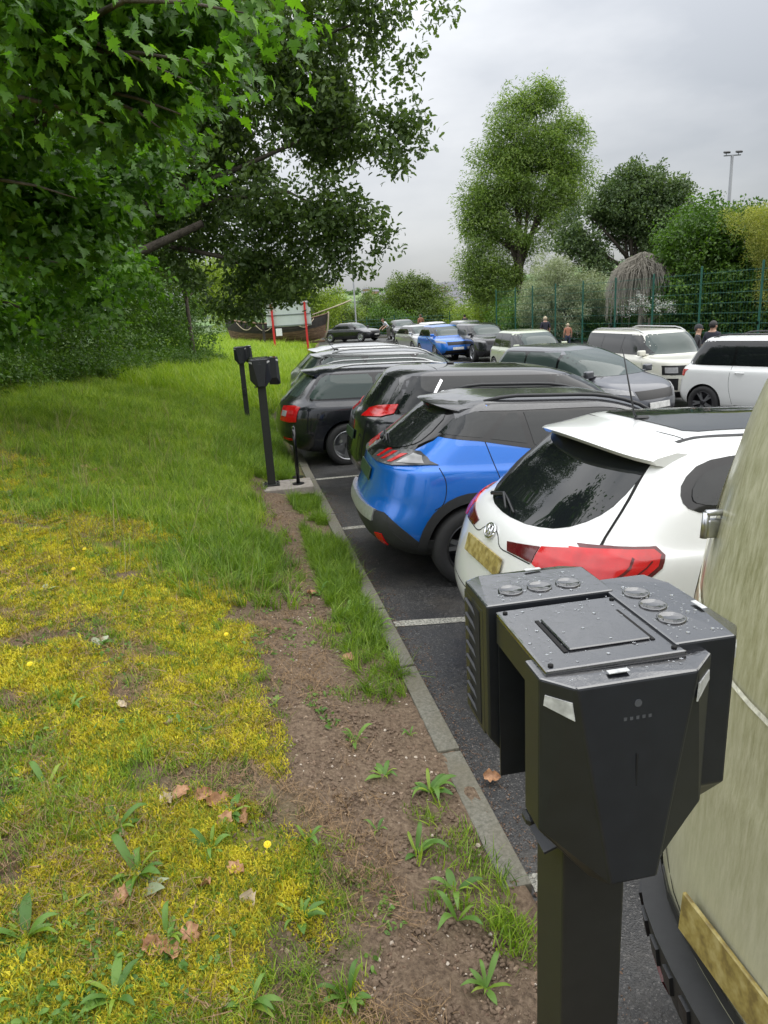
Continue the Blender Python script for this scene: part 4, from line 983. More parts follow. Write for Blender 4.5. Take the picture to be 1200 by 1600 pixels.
        r = geometry.delaunay_2d_cdt([Vector((p.x, p.y)) for p in allp], [(i, (i+1) % n) for i in range(n)], [], 1, 1e-6)
        V2, F2 = r[0], r[2]
        bm = bmesh.new(); vs = []; ns = []
        for p in V2:
            h, nn = s.cast((p.x, p.y), axis, side); vs.append(bm.verts.new(h+nn*off)); ns.append(nn)
        bm.verts.index_update(); bm.normal_update()
        for f in F2:
            try: bm.faces.new([vs[i] for i in f])
            except Exception: pass
        ref = {'side': Vector((0, side, 0)), 'rear': Vector((-1, 0, 0)), 'front': Vector((1, 0, 0)), 'top': Vector((0, 0, 1))}[axis]
        bm.normal_update()
        for f in bm.faces:
            if f.normal.dot(ref) < 0: f.normal_flip()
        bm.normal_update()
        be = [e for e in bm.edges if len(e.link_faces) == 1]
        ex = bmesh.ops.extrude_edge_only(bm, edges=be)
        nv = [g for g in ex['geom'] if isinstance(g, bmesh.types.BMVert)]
        for v in nv:
            h = s.bvh.find_nearest(v.co); v.co = v.co - h[1]*skirt
        o = bmobj(name, bm, mat, parent or s.root, True, fix=False)
        try: o.data.set_sharp_from_angle(angle=R(50))
        except Exception: pass
        return o
    def strip(s, name, line, axis, mat, w=.007, off=.0015, side=1, step=.06, parent=None, smooth=True, join=None):
        pts = [Vector(p) for p in line]
        if smooth and len(pts) > 2:
            for _ in range(2):
                q = [pts[0]]
                for i in range(len(pts)-1): q += [pts[i].lerp(pts[i+1], .25), pts[i].lerp(pts[i+1], .75)]
                pts = q+[pts[-1]]
        ol = []
        for i in range(len(pts)-1):
            n = max(1, int((pts[i+1]-pts[i]).length/step)); ol += [pts[i].lerp(pts[i+1], k/n) for k in range(n)]
        ol.append(pts[-1]); bm = bmesh.new() if join is None else join; prev = None
        for i, p in enumerate(ol):
            t = (ol[min(i+1, len(ol)-1)]-ol[max(i-1, 0)]); t.normalize(); nn = Vector((-t.y, t.x))
            row = []
            for k in (-1, 1):
                h, n3 = s.cast(p+nn*k*w/2, axis, side); row.append(bm.verts.new(h+n3*off))
            if prev: bm.faces.new((prev[0], prev[1], row[1], row[0]))
            prev = row
        if join is None: return bmobj(name, bm, mat, parent or s.root, True, fix=False)
    def gaps(s, lines, axis='side', sides=(1, -1), w=.007):
        bm = bmesh.new()
        for sd in sides:
            for ln in lines: s.strip('x', ln, axis, None, w=w, side=sd, join=bm)
        return bmobj('panel_gap', bm, M['void'], s.root, True, fix=False)
    def mirror(s, x, z, mat, sides=(1, -1), sc=1):
        for sg in sides:
            h, n = s.cast((x, z), 'side', sg)
            bm = bmesh.new(); vs = box_bm(bm, .10*sc, .19*sc, .13*sc, (h.x-.02, h.y+sg*.17, z+.03), bev=.03*sc, seg=2)
            box_bm(bm, .05, .10, .03, (h.x, h.y+sg*.04, z-.01), bev=.008)
            o = bmobj('door_mirror', bm, mat, s.root, True)
            box('mirror_glass', (.006, .15*sc, .10*sc), (h.x-.075*sc, h.y+sg*.17, z+.03), M['glass'], o, .002)
    def handles(s, pts, mat, sides=(1, -1)):
        for sg in sides:
            for x, z in pts:
                h, n = s.cast((x, z), 'side', sg); bm = bmesh.new(); h = Vector(h)
                tube_bm(bm, [h+n*.0+Vector((-.09, 0, 0)), h+n*.035+Vector((-.06, 0, 0)), h+n*.035+Vector((.06, 0, 0)), h+Vector((.09, 0, 0))], .012, 6)
                bmobj('door_handle', bm, mat, s.root, True)
    def rails(s, x0, x1, y, mat, h=.05, sides=(1, -1)):
        for sg in sides:
            pts = []
            for k in range(13):
                u = k/12; x = x0+(x1-x0)*u; p, n = s.cast((x, sg*y), 'top'); lift = h*min(1, math.sin(math.pi*u)*2.6)
                pts.append(p+Vector((0, 0, lift)))
            tube('roof_rail', pts, [.014]+[.017]*11+[.014], mat, s.root, 6)
    def plate(s, z, mat, axis='rear', w=.52, h=.11, y=0):
        p, n = s.cast((y, z), axis); n = (n*Vector((1, .0, 1))).normalized()
        q = n.to_track_quat('X', 'Z').to_matrix(); bx = box('number_plate', (.012, w, h), p+n*.010, mat, s.root, .003, q.to_4x4())
        return bx, p, n
    def antenna(s, x, L_=.35, lean=-.5, y=0):
        p, n = s.cast((x, y), 'top')
        o = tube('aerial', [p, p+Vector((-.03, 0, .03)), p+Vector((lean*L_, 0, L_))], [.012, .006, .003], M['black_plastic'], s.root, 6)
        box('aerial_base', (.09, .04, .025), p+Vector((.02, 0, .008)), M['black_plastic'], o, .01)

def side_windows(c, polys, mat, sides=(1, -1), rnd=1, off=.004, surround=None):
    for sg in sides:
        if surround: c.patch('window_surround', surround, 'side', M['gloss_black'], off=.0025, side=sg, rnd=1)
        for p in polys: c.patch('side_window', p, 'side', mat, off=off+.002, side=sg, rnd=rnd)
def clad(c, mat, ext=.07, off=.012, sides=(1, -1), zmin=.22):
    for x, z in c.axles:
        r0 = c.wheel_r+.046; r1 = r0+ext
        for sg in sides:
            a0 = math.asin(max(-1, min(1, (zmin-z)/r0))); A = [math.pi-a0-(math.pi-2*a0)*k/22 for k in range(23)]
            pol = [(x+r1*math.cos(a), z+r1*math.sin(a)) for a in A]+[(x+r0*math.cos(a), z+r0*math.sin(a)) for a in A[::-1]]
            c.patch('wheel_arch_trim', pol, 'side', mat, off=off, side=sg, step=.04)

def place(uhead, x, y):
    """ground height, tilt that follow the cross fall of the tarmac"""
    return (x, y, float(asph(x)))
TILT = math.atan(.06)*.985

def lv(L, W, H, rear, front, nr=.6, nf=.85, **o):
    """rear/front: lists of (x offset, z) at the 8 body levels; returns level rows"""
    hw = W/2
    ws = o.get('ws', [.88, .965, .995, 1.0, .985, .95, .92, .83, .70, .56, .0])
    zs = o['zs']
    rows = []
    for i in range(len(zs)):
        nri = o.get('nrs', [nr]*len(zs))[i]; nfi = o.get('nfs', [nf]*len(zs))[i]
        rows.append((rear[i][0], rear[i][1], ws[i]*hw, zs[i], L-front[i][0], front[i][1], nri, nfi))
    return rows

def suv_generic(name, label, group, loc, heading, mat, L=4.3, W=1.8, H=1.6, tilt=0.0, rear_slope=.3, hood=1.0, rim='alloy', spokes=5, glass='glass', wr=.33,
                rails=None, cladm=None, lamps=True, nose=.0, belt=None, rear_lamp=True, notch=0.0, sides=(1, -1), detail=True, roofm=None, grille='grille', plate='plate_white', boxy=False, rk=1.0, cat='car', axlef=.87, axler=.80, mirrors=None):
    b = belt or H*.64
    zs = [.20, .32, .5, .70, b-.10, b-.03, b+.02, b+(H-b)*.52, H-.075, H-.025, H]
    hd = hood
    rear = [(.22, .26), (.06, .38), (.0, .56), (.02, .74), (.07+notch*.0, b-.06), (.12, b), (.16+notch*.9, b+.03), (.16+rear_slope*.55+notch, b+(H-b)*.52), (.16+rear_slope+notch, H-.075), (.30+rear_slope+notch, H-.03), (.6+rear_slope+notch, H-.005)]
    front = [(.25, .22), (.07, .30), (.0, .46), (.03, .62), (.12, b-.18), (.5*hd, b-.07), (hd+.02, b+.02), (hd+.40*rk, b+(H-b)*.55), (hd+.80*rk, H-.085), (hd+1.05*rk, H-.03), (hd+1.3*rk, H-.005)]
    if boxy: front = [(.16, .22), (.04, .30), (.0, .46), (.0, .70), (.03, b-.16), (.10, b-.05), (hd+.02, b+.02), (hd+.30, b+(H-b)*.55), (hd+.55, H-.085), (hd+.8, H-.03), (hd+1.1, H-.005)]
    lev = lv(L, W, H, rear, front, zs=zs)
    c = Car(name, label, group, loc, heading, lev, mat, W, L, wr, [(axler, wr), (L-axlef, wr)], tilt, rim=rim, spokes=spokes, sub=4, nc=36, cat=cat)
    x0 = .30+rear_slope*.35+notch; x1 = L-hd-.20; zt = H-.12; zb = b+.055
    rs = rear_slope
    roofl = lambda x: zt
    G = M[glass]
    B1 = x0+(x1-x0)*.34; B2 = x0+(x1-x0)*.66
    xt0 = .16+rs+notch+.12; xt1 = L-hd-.75*rk
    side_windows(c, [[(x0, zb), (B1-.03, zb), (B1-.03, zt), (xt0, zt)], [(B1+.02, zb), (B2-.03, zb), (B2-.03, zt), (B1+.02, zt)], [(B2+.03, zb), (x1, zb), (xt1, zt), (B2+.03, zt)]], G, sides, surround=[(x0-.06, zb-.02), (x1+.06, zb-.02), (xt1+.02, zt+.02), (xt0-.04, zt+.02)])
    hw = W/2
    c.patch('rear_window', [(-hw*.70, b+.08), (hw*.70, b+.08), (hw*.56, H-.13), (-hw*.56, H-.13)], 'rear', G, rnd=1)
    c.patch('windscreen', [(-hw*.80, b+.045), (hw*.80, b+.045), (hw*.60, H-.10), (-hw*.60, H-.10)], 'front', M['clear_glass'] if glass != 'glass' or True else G, rnd=1)
    if lamps:
        for sg in (1, -1):
            c.patch('headlight', [(sg*hw*.58, b-.27), (sg*hw*.95, b-.22), (sg*hw*.97, b-.12), (sg*hw*.60, b-.19)][::sg], 'front', M['lamp_clear'], off=.01, step=.04)
            if rear_lamp:
                c.patch('tail_light', [(sg*hw*.60, b-.20), (sg*hw*.90, b-.20), (sg*hw*.92, b-.06), (sg*hw*.66, b-.08)][::sg], 'rear', M['lamp_red'], off=.01, step=.04)
        c.patch('grille', [(-hw*.5, b-.35), (hw*.5, b-.35), (hw*.55, b-.2), (-hw*.55, b-.2)], 'front', M[grille], off=.006)
        c.patch('lower_grille', [(-hw*.7, .27), (hw*.7, .27), (hw*.62, .42), (-hw*.62, .42)], 'front', M['grille'], off=.006)
        if plate: c.plate(.50, M[plate], 'front')
    if cladm: clad(c, M[cladm])
    c.gaps([[(B1, .3), (B1, zb)] if False else [(B1-.02, zb-.02), (B1-.06, .75), (B1+.05, .35)], [(B2, zb-.02), (B2, .32)], [(x1+.02, zb-.02), (x1+.02, .35)], [(B1+.08, .33), (x1, .33)]], 'side')
    if detail:
        c.handles([(B1+.16, b-.10), (B2+.16, b-.11)], mat)
        c.mirror(x1-.10, b+.06, mirrors or mat)
    if rails: c.rails(xt0+.15, xt1, hw*.60, M[rails])
    return c

# --- near row, tails to the kerb ---------------------------------------------------
NEAR = 'cars parked nose out beside the grass bank'
HEAD = 80.0
# white hatch
L, W, H = 4.41, 1.82, 1.64
zs = [.22, .34, .52, .74, .94, 1.04, 1.10, 1.33, 1.52, 1.585, 1.62]
rear = [(.20, .30), (.04, .42), (.0, .58), (.03, .80), (.08, .98), (.14, 1.06), (.21, 1.10), (.42, 1.30), (.66, 1.49), (.82, 1.57), (1.2, 1.61)]
front = [(.25, .22), (.07, .3), (0, .46), (.03, .66), (.15, .84), (.55, .97), (1.02, 1.08), (1.4, 1.31), (1.8, 1.53), (2.1, 1.59), (2.3, 1.615)]
ws = [.88, .96, .995, 1.0, .985, .965, .93, .83, .69, .56, 0]
wl = lv(L, W, H, rear, front, zs=zs, ws=ws, nrs=[.5, .5, .5, .55, .6, .65, .65, .6, .55, .5, .5])
WX, WY = .47, 3.80
wh = Car('white_hatchback', 'white rain spotted hatchback with red tail lamps right behind the nearest charging post', NEAR, (WX, WY, float(asph(WX))), 78, wl, M['white_paint'], W, L, .35, [(.90, .35), (3.54, .35)], TILT, sub=7, nc=60)

def spoiler(c, hw, xr, zr, xt, zt, xb, zb, mat, sweep=.12, drop=.05, name='spoiler'):
    bm = bmesh.new(); rows = []; n = 16
    for i in range(n+1):
        u = -1+2*i/n; y = u*hw; q = u*u; e = abs(u)**8
        P = [(xr, zr), ((xr+xt)/2, (zr+zt)/2+.012), (xt+.02, zt+.004), (xt, zt-.008), (xt+.02, zt-.03), (xb, zb)]
        row = []
        for j, (x, z) in enumerate(P):
            t_ = x+sweep*q*(1 if 0 < j < 5 else .6)+e*.05*(j in (2, 3, 4)); zz = z-drop*q
            if j in (0,):
                h = c.bvh.ray_cast(Vector((x, y, 4)), Vector((0, 0, -1)))[0]; t_, zz = x, (h.z+.004 if h else zz)
            row.append(bm.verts.new((t_, y, zz)))
        rows.append(row)
    for a, b in zip(rows, rows[1:]):
        for j in range(5): bm.faces.new((a[j], a[j+1], b[j+1], b[j]))
        bm.faces.new((a[5], a[0], b[0], b[5]))
    bm.faces.new(rows[0][::-1]); bm.faces.new(rows[-1])
    o = bmobj(name, bm, mat, c.root, True)
    try: o.data.set_sharp_from_angle(angle=R(40))
    except Exception: pass
    return o
def sym(h): return [(y, z) for y, z in h]+[(-y, z) for y, z in h[::-1] if y > 1e-6]
wh.patch('rear_window', sym([(0, 1.075), (.28, 1.085), (.46, 1.115), (.57, 1.19), (.60, 1.28), (.56, 1.42), (.50, 1.49), (0, 1.51)]), 'rear', M['glass'], rnd=1, off=.003)
spoiler(wh, .60, .86, 1.57, .50, 1.535, .70, 1.49, M['white_paint'])
for sg in (1, -1):
    tl = wh.patch('tail_light', [(sg*a, b) for a, b in [(.48, 1.035), (.62, 1.064), (.765, 1.090), (.775, .888), (.70, .90), (.60, .925), (.49, .95)]][::sg], 'rear', M['lamp_red'], off=.010, step=.03)
    wh.patch('side_lamp', [(.25, 1.066), (.40, 1.085), (.575, 1.098), (.60, 1.075), (.575, 1.03), (.49, .97), (.38, .915), (.30, .90), (.25, .895)], 'side', M['lamp_red'], off=.011, side=sg, step=.03, parent=tl)
    wh.patch('lamp_surround', [(.29, 1.085), (.40, 1.098), (.59, 1.112), (.622, 1.075), (.595, 1.02), (.50, .955), (.39, .90), (.30, .885), (.29, .885)], 'side', M['lamp_dark_red'], off=.006, side=sg, step=.03, parent=tl)
    wh.strip('lamp_line', [(.28, .93), (.34, .95), (.43, 1.0), (.47, 1.06)], 'side', M['lamp_dark_red'], w=.010, off=.013, side=sg, parent=tl)
    wh.strip('lamp_line', [(.33, .93), (.46, .98), (.55, 1.05)], 'side', M['lamp_dark_red'], w=.006, off=.013, side=sg, parent=tl)
    wh.patch('inner_tail_light', [(sg*a, b) for a, b in [(.22, .99), (.47, 1.032), (.48, .952), (.38, .955), (.26, .95)]][::sg], 'rear', M['lamp_dark_red'], off=.008, step=.03)
    wh.patch('quarter_window', [(.745, 1.31), (.775, 1.39), (.90, 1.475), (1.12, 1.50), (1.36, 1.505), (1.36, 1.20), (.95, 1.235), (.785, 1.262)], 'side', M['gloss_black'], off=.004, side=sg, rnd=1)
    wh.patch('quarter_glass', [(.80, 1.31), (.82, 1.37), (.92, 1.44), (1.12, 1.465), (1.33, 1.465), (1.33, 1.25), (.97, 1.275), (.83, 1.29)], 'side', M['wet_glass'], off=.008, side=sg, rnd=1)
    wh.patch('side_window', [(1.42, 1.19), (1.42, 1.49), (2.2, 1.50), (2.2, 1.15)], 'side', M['wet_glass'], off=.006, side=sg)
    wh.patch('side_window', [(2.26, 1.15), (2.26, 1.50), (2.55, 1.47), (3.05, 1.13)], 'side', M['wet_glass'], off=.006, side=sg)
wh.patch('windscreen', [(-.72, 1.14), (.72, 1.14), (.55, 1.5), (-.55, 1.5)], 'front', M['clear_glass'])
wh.patch('roof_window', [(.97, -.44), (2.25, -.44), (2.25, .44), (.97, .44)], 'top', M['roof_glass'], off=.004, rnd=1, step=.08)
wh.gaps([[(.79, 1.52), (.70, 1.46), (.58, 1.34), (.36, 1.08), (.33, 1.06)], [(1.39, 1.52), (1.39, .95), (1.30, .72)], [(2.22, 1.5), (2.22, .34)]], 'side')
wh.strip('tailgate_gap', [(-.76, .89), (-.70, .62), (-.3, .58), (.3, .58), (.70, .62), (.76, .89)], 'rear', M['void'], w=.008)
wh.strip('crease_shade_line', [(-.47, .945), (-.3, .945), (-.16, .935), (-.10, .99), (0, 1.01), (.10, .99), (.16, .935), (.3, .945), (.47, .945)], 'rear', M['void'], w=.006)  # flat dark strip painted in for the shade along the crease
wh.strip('roof_gap', [(.90, -.50), (.86, -.3), (.855, 0), (.86, .3), (.90, .50)], 'top', M['void'], w=.007)
for sg in (1, -1): wh.strip('roof_channel', [(.80, sg*.50), (1.2, sg*.535), (2.3, sg*.52)], 'top', M['trim'], w=.022, off=.004)
bm = bmesh.new(); p, n = wh.cast((0, .985), 'rear'); p = p + n*.012
for k in range(24):
    pass
Q = n.to_track_quat('X', 'Z').to_matrix()
pts = [p+Q@Vector((0, .062*math.cos(t), .042*math.sin(t)))*1.0 for t in [2*math.pi*k/24 for k in range(25)]]
tube_bm(bm, pts, .006, 6); eb = bmobj('badge', bm, M['chrome'], wh.root, True)
bm = bmesh.new()
for a, b in (((.028, -.028), (.020, .030)), ((-.020, -.030), (-.028, .028)), ((.024, -.004), (-.024, .006))):
    tube_bm(bm, [p+Q@Vector((.002, a[0], a[1])), p+Q@Vector((.002, b[0], b[1]))], .007, 6)
bmobj('badge_letter', bm, M['chrome'], eb, True)
wh.plate(.85, M['plate_yellow'])[0]
bx, p, n = None, *wh.cast((.0, .85), 'rear')
pts = [wh.cast(q, 'rear') for q in ((.33, 1.10), (.20, 1.13), (.02, 1.085))]
tube('wiper', [a+b*.03 for a, b in pts], [.014, .010, .006], M['black_plastic'], wh.root, 6)
pts = [wh.cast(q, 'rear') for q in ((.24, 1.135), (.12, 1.12), (-.06, 1.09))]
tube('wiper_blade', [a+b*.016 for a, b in pts], .007, M['black_plastic'], wh.root, 6)
wh.antenna(.98, .40, -.35, .04)
wh.patch('lower_bumper', [(-.80, .26), (.80, .26), (.82, .40), (-.82, .40)], 'rear', M['trim'], off=.008)
clad(wh, M['white_paint'], .03, .006)

# blue SUV with black roof
L, W, H = 4.30, 1.77, 1.55
zs = [.24, .34, .50, .70, .88, .96, 1.02, 1.22, 1.43, 1.50, 1.535]
rear = [(.20, .30), (.04, .40), (.0, .56), (.06, .74), (.10, .90), (.12, .98), (.18, 1.03), (.42, 1.22), (.66, 1.41), (.84, 1.49), (1.2, 1.53)]
front = [(.25, .24), (.07, .3), (0, .46), (.03, .62), (.15, .80), (.55, .93), (1.05, 1.03), (1.45, 1.24), (1.85, 1.44), (2.1, 1.51), (2.3, 1.53)]
bl_ = lv(L, W, H, rear, front, zs=zs, ws=ws, nrs=[.45, .45, .45, .5, .5, .5, .55, .55, .5, .5, .5])
BX, BY = -.27, 6.15
bl = Car('blue_suv', 'bright blue suv with a wet black roof parked beyond the white hatchback', NEAR, (BX, BY, float(asph(BX))), 82, bl_, M['blue_paint'], W, L, .345, [(.86, .345), (3.46, .345)], TILT, sub=7, nc=60, rim='dual', spokes=5)

BW = M['black_wet']
bl.patch('black_roof', [(.74, -.60), (1.2, -.61), (2.6, -.59), (3.0, 0), (2.6, .59), (1.2, .61), (.74, .60), (.74, .0)], 'top', BW, off=.006, step=.06)
bl.patch('tailgate_top', sym([(0, 1.03), (.40, 1.045), (.60, 1.12), (.64, 1.20), (.585, 1.40), (.54, 1.46), (0, 1.49)]), 'rear', M['gloss_black'], off=.004)
bl.patch('rear_window', sym([(0, 1.08), (.33, 1.09), (.53, 1.14), (.57, 1.20), (.50, 1.40), (0, 1.44)]), 'rear', M['wet_glass'], off=.009, rnd=1)
for sg in (1, -1):
    bl.patch('pillar_panel', [(.40, 1.135), (.53, 1.235), (.91, 1.20), (1.33, 1.135), (2.2, 1.085), (3.05, 1.05), (3.0, 1.10), (2.5, 1.42), (2.2, 1.487), (1.0, 1.497), (.78, 1.46), (.60, 1.33)], 'side', M['gloss_black'], off=.003, side=sg)
    bl.patch('quarter_panel', [(.60, 1.255), (.93, 1.225), (1.12, 1.40), (.90, 1.42), (.72, 1.36)], 'side', M['wet_glass'], off=.006, side=sg)
    bl.patch('quarter_glass', [(1.00, 1.215), (1.30, 1.175), (1.24, 1.405), (1.17, 1.405)], 'side', M['wet_glass'], off=.007, side=sg)
    bl.patch('side_window', [(1.36, 1.165), (2.05, 1.12), (2.02, 1.415), (1.30, 1.41)], 'side', M['wet_glass'], off=.007, side=sg)
    bl.patch('side_window', [(2.13, 1.12), (2.92, 1.08), (2.52, 1.36), (2.12, 1.415)], 'side', M['clear_glass'], off=.007, side=sg)
    tl = bl.patch('tail_light', [(sg*a, b) for a, b in [(.12, 1.04), (.35, 1.075), (.55, 1.115), (.67, 1.115), (.74, 1.08), (.80, 1.03), (.60, .995), (.35, .985), (.14, .985)]][::sg], 'rear', M['lamp_smoke'], off=.012, step=.03)
    for a in (.24, .37, .50):
        bl.patch('lamp_claw', [(sg*q, b) for q, b in [(a, 1.005), (a+.05, 1.01), (a+.10, 1.085), (a+.04, 1.075)]][::sg], 'rear', M['lamp_red'], off=.016, step=.03, parent=tl)
    bl.patch('lamp_lens', [(sg*q, b) for q, b in [(.60, 1.015), (.765, 1.035), (.71, 1.085), (.64, 1.095)]][::sg], 'rear', M['lamp_clear'], off=.016, step=.03, parent=tl)
    bl.patch('bumper_side', [(.06, .25), (.46, .25), (.45, .37), (.30, .50), (.14, .635), (.05, .62)], 'side', M['trim'], off=.010, side=sg)
    bl.patch('bumper_reflector', [(sg*.60, .36), (sg*.70, .37), (sg*.70, .46), (sg*.60, .45)][::sg], 'rear', M['lamp_red'], off=.022, step=.03)
bl.patch('rear_bumper', [(-.80, .26), (.80, .26), (.845, .38), (.74, .62), (-.74, .62), (-.845, .38)], 'rear', M['trim'], off=.013)
bl.patch('bumper_step', [(-.60, .545), (.60, .545), (.60, .635), (-.60, .635)], 'rear', M['silver_trim'], off=.03, skirt=.03)
bl.patch('lamp_bar', [(-.13, .985), (.13, .985), (.13, 1.045), (-.13, 1.045)], 'rear', M['gloss_black'], off=.011)
spoiler(bl, .56, .98, 1.50, .56, 1.475, .72, 1.42, BW, sweep=.16, drop=.045)
clad(bl, M['trim'], .075, .014)
bl.rails(1.0, 2.65, .50, M['black_plastic'], .035)
bl.gaps([[(.95, 1.20), (1.02, 1.0), (1.10, .80), (1.22, .66)], [(2.09, 1.42), (2.09, .34)], [(.56, 1.01), (.62, .90), (.60, .72), (.52, .68)], [(3.0, 1.03), (2.98, .34)]], 'side')
for sg in (1, -1): bl.patch('sill_cladding', [(1.25, .25), (3.05, .25), (3.05, .38), (1.25, .38)], 'side', M['trim'], off=.012, side=sg, step=.1)
bl.plate(.86, M['plate_dark'])
bl.handles([(1.30, .97), (2.28, .96)], M['blue_paint'])
pts = [bl.cast(q, 'rear') for q in ((.10, 1.09), (.22, 1.13), (-.12, 1.10))]
tube('wiper', [a+b*.03 for a, b in pts], [.016, .012, .007], M['black_plastic'], bl.root, 6)
bl.patch('windscreen', [(-.70, 1.08), (.70, 1.08), (.54, 1.43), (-.54, 1.43)], 'front', M['clear_glass'])
bl.mirror(2.95, 1.12, M['gloss_black'])

# black SUV
L, W, H = 4.45, 1.85, 1.60
BKX, BKY = -.42, 8.55
bk = suv_generic('black_suv', 'black suv with a roof spoiler between the blue suv and the dark estate', NEAR, (BKX, BKY, 0), HEAD, M['black_paint'], L, W, H, TILT, .36, 1.0, 'alloy', 5, 'glass', .34, cladm='trim', rear_lamp=False, belt=1.06)

spoiler(bk, .58, .95, 1.56, .56, 1.53, .72, 1.47, M['black_wet'], sweep=.12, drop=.05)
for sg in (1, -1):
    bk.patch('tail_light', [(sg*a, b) for a, b in [(.34, 1.03), (.68, 1.06), (.76, 1.10), (.73, 1.20), (.50, 1.165), (.34, 1.12)]][::sg], 'rear', M['lamp_red'], off=.012, step=.03)
bk.antenna(1.25, .32, -.9)
bk.plate(.80, M['plate_dark'])
for sg in (1, -1): bk.strip('window_chrome', [(.80, 1.16), (.86, 1.3), (.97, 1.46)], 'side', M['chrome'], w=.03, off=.009, side=sg)

# dark estate
ex_x, ex_y = -1.62, 11.05
es = suv_generic('estate_car', 'blue black estate car with square red tail lamps behind the far charging post', NEAR, (ex_x, ex_y, .0), HEAD, M['estate_paint'], 4.66, 1.81, 1.46, TILT*.5, .42, 1.05, 'alloy', 5, 'clear_glass', .325, rails='silver_trim', belt=.96, rear_lamp=False, axler=1.0)

spoiler(es, .56, .95, 1.42, .42, 1.39, .62, 1.34, M['estate_paint'], sweep=.10, drop=.04)
for sg in (1, -1):
    tl = es.patch('tail_light', [(sg*a, b) for a, b in [(.46, .70), (.72, .69), (.80, .70), (.79, .91), (.72, .93), (.46, .91)]][::sg], 'rear', M['lamp_red'], off=.012, step=.03)
    es.patch('lamp_lens', [(sg*a, b) for a, b in [(.50, .77), (.64, .77), (.64, .85), (.50, .85)]][::sg], 'rear', M['lamp_clear'], off=.017, step=.03, parent=tl)
    es.patch('bumper_reflector', [(sg*a, b) for a, b in [(.50, .42), (.72, .42), (.72, .45), (.50, .45)]][::sg], 'rear', M['lamp_red'], off=.008, step=.03)

g4 = suv_generic('grey_estate', 'mid grey crossover with roof rails and short aerial next beyond the estate', NEAR, (-1.72, 13.55, 0), HEAD, M['light_grey_paint'], 4.5, 1.82, 1.56, TILT*.5, .40, 1.0, 'alloy', 5, 'clear_glass', .33, rails='silver_trim', belt=1.0)
g5 = suv_generic('silver_hatchback', 'silver hatchback with dark rear spoiler at the far end of the kerb row', NEAR, (-2.0, 16.2, 0), HEAD, M['silver_paint'], 4.35, 1.8, 1.55, TILT*.4, .50, 1.0, 'alloy', 5, 'clear_glass', .33, belt=1.0)

spoiler(g4, .56, .95, 1.51, .46, 1.49, .62, 1.44, M['light_grey_paint'], sweep=.10, drop=.04)
g4.antenna(.95, .22, -.8)
spoiler(g5, .56, 1.0, 1.50, .48, 1.46, .70, 1.42, M['silver_paint'], sweep=.10, drop=.04)
g5.antenna(1.0, .20, -.8)

# --- far row along the fence ----------------------------------------------------------
FAR = 'cars parked nose to tail along the green fence'
def gp_(x, y): return (x, y, float(asph(x)))
def farcar(name, label, px, py, mat, L, W, H, head=170, **k):
    """px,py = world position of the front right wheel contact; root sits at the rear centre"""
    h = Vector((math.sin(R(head)), math.cos(R(head)), 0)); left = Vector((-h.y, h.x, 0))
    fr = Vector((px, py, 0)); c = fr - h*(L-.87) + left*(W/2)
    return suv_generic(name, label, FAR, (c.x, c.y, float(asph(px))), head, mat, L, W, H, **k)
kuga = suv_generic('white_suv', 'white suv with roof rails seen from its rear corner at the right edge', FAR, (7.15, 16.0, -.42), 146, M['white_paint'], 4.52, 1.84, 1.70, 0, .34, 1.05, 'dual', 5, 'glass', .345, rails='black_plastic', belt=1.08)
sf = farcar('boxy_suv', 'boxy cream white suv with black square grille and roof rails facing the camera', 6.45, 16.9, M['cream_paint'], 4.83, 1.9, 1.73, 170, rear_slope=.08, hood=1.0, rails='silver_trim', cladm=None, belt=1.12, wr=.37, glass='glass', boxy=True, lamps=False)
sf.patch('grille', [(-.86, .76), (.86, .76), (.86, .97), (-.86, .97)], 'front', M['grille'], off=.008)
for y_ in (-.72, .72): sf.patch('headlight', [(y_-.10, .80), (y_+.10, .80), (y_+.10, .93), (y_-.10, .93)], 'front', M['lamp_clear'], off=.014, step=.04)
for z_ in (.83, .90): sf.patch('grille_bar', [(-.58, z_), (.58, z_), (.58, z_+.02), (-.58, z_+.02)], 'front', M['trim'], off=.018)
for y_ in (-.74, .74): sf.patch('bumper_inset', [(y_-.13, .42), (y_+.13, .42), (y_+.13, .68), (y_-.13, .68)], 'front', M['grille'], off=.008)
sf.patch('lower_grille', [(-.5, .55), (.5, .55), (.5, .68), (-.5, .68)], 'front', M['grille'], off=.008)
sf.patch('lower_bumper', [(-.88, .25), (.88, .25), (.88, .38), (-.88, .38)], 'front', M['grille'], off=.008)

tc_ = farcar('pale_green_suv', 'pale green compact suv facing the camera left of the boxy white one', 4.55, 22.6, M['green_paint'], 4.11, 1.76, 1.57, 170, rear_slope=.25, hood=.95, belt=1.0)
ev = farcar('black_range_suv', 'black squat suv with pale number plate between the blue and pale green cars', 4.30, 31.8, M['black_paint'], 4.37, 1.9, 1.64, 168, rear_slope=.22, hood=1.0, belt=1.1, wr=.37)
pu = farcar('blue_crossover', 'small bright blue crossover facing the camera in the far row', 2.75, 33.2, M['blue_paint'], 4.2, 1.8, 1.54, 168, rear_slope=.35, hood=1.0, belt=1.0)
pri = farcar('silver_liftback', 'pale silver liftback at the far left of the row along the fence', 1.95, 37.2, M['silver_paint'], 4.54, 1.76, 1.47, 166, rear_slope=.8, hood=.95, belt=.98)
w2 = farcar('white_wagon', 'white car mostly hidden behind the silver liftback and blue crossover', 3.3, 44.0, M['white_paint'], 4.4, 1.8, 1.5, 168, hood=1.0, belt=.98)
w3 = farcar('pale_blue_car', 'pale blue car whose roof shows behind the blue crossover', 5.2, 42.5, M['silver_paint'], 4.4, 1.8, 1.62, 168, hood=1.0, belt=1.05)
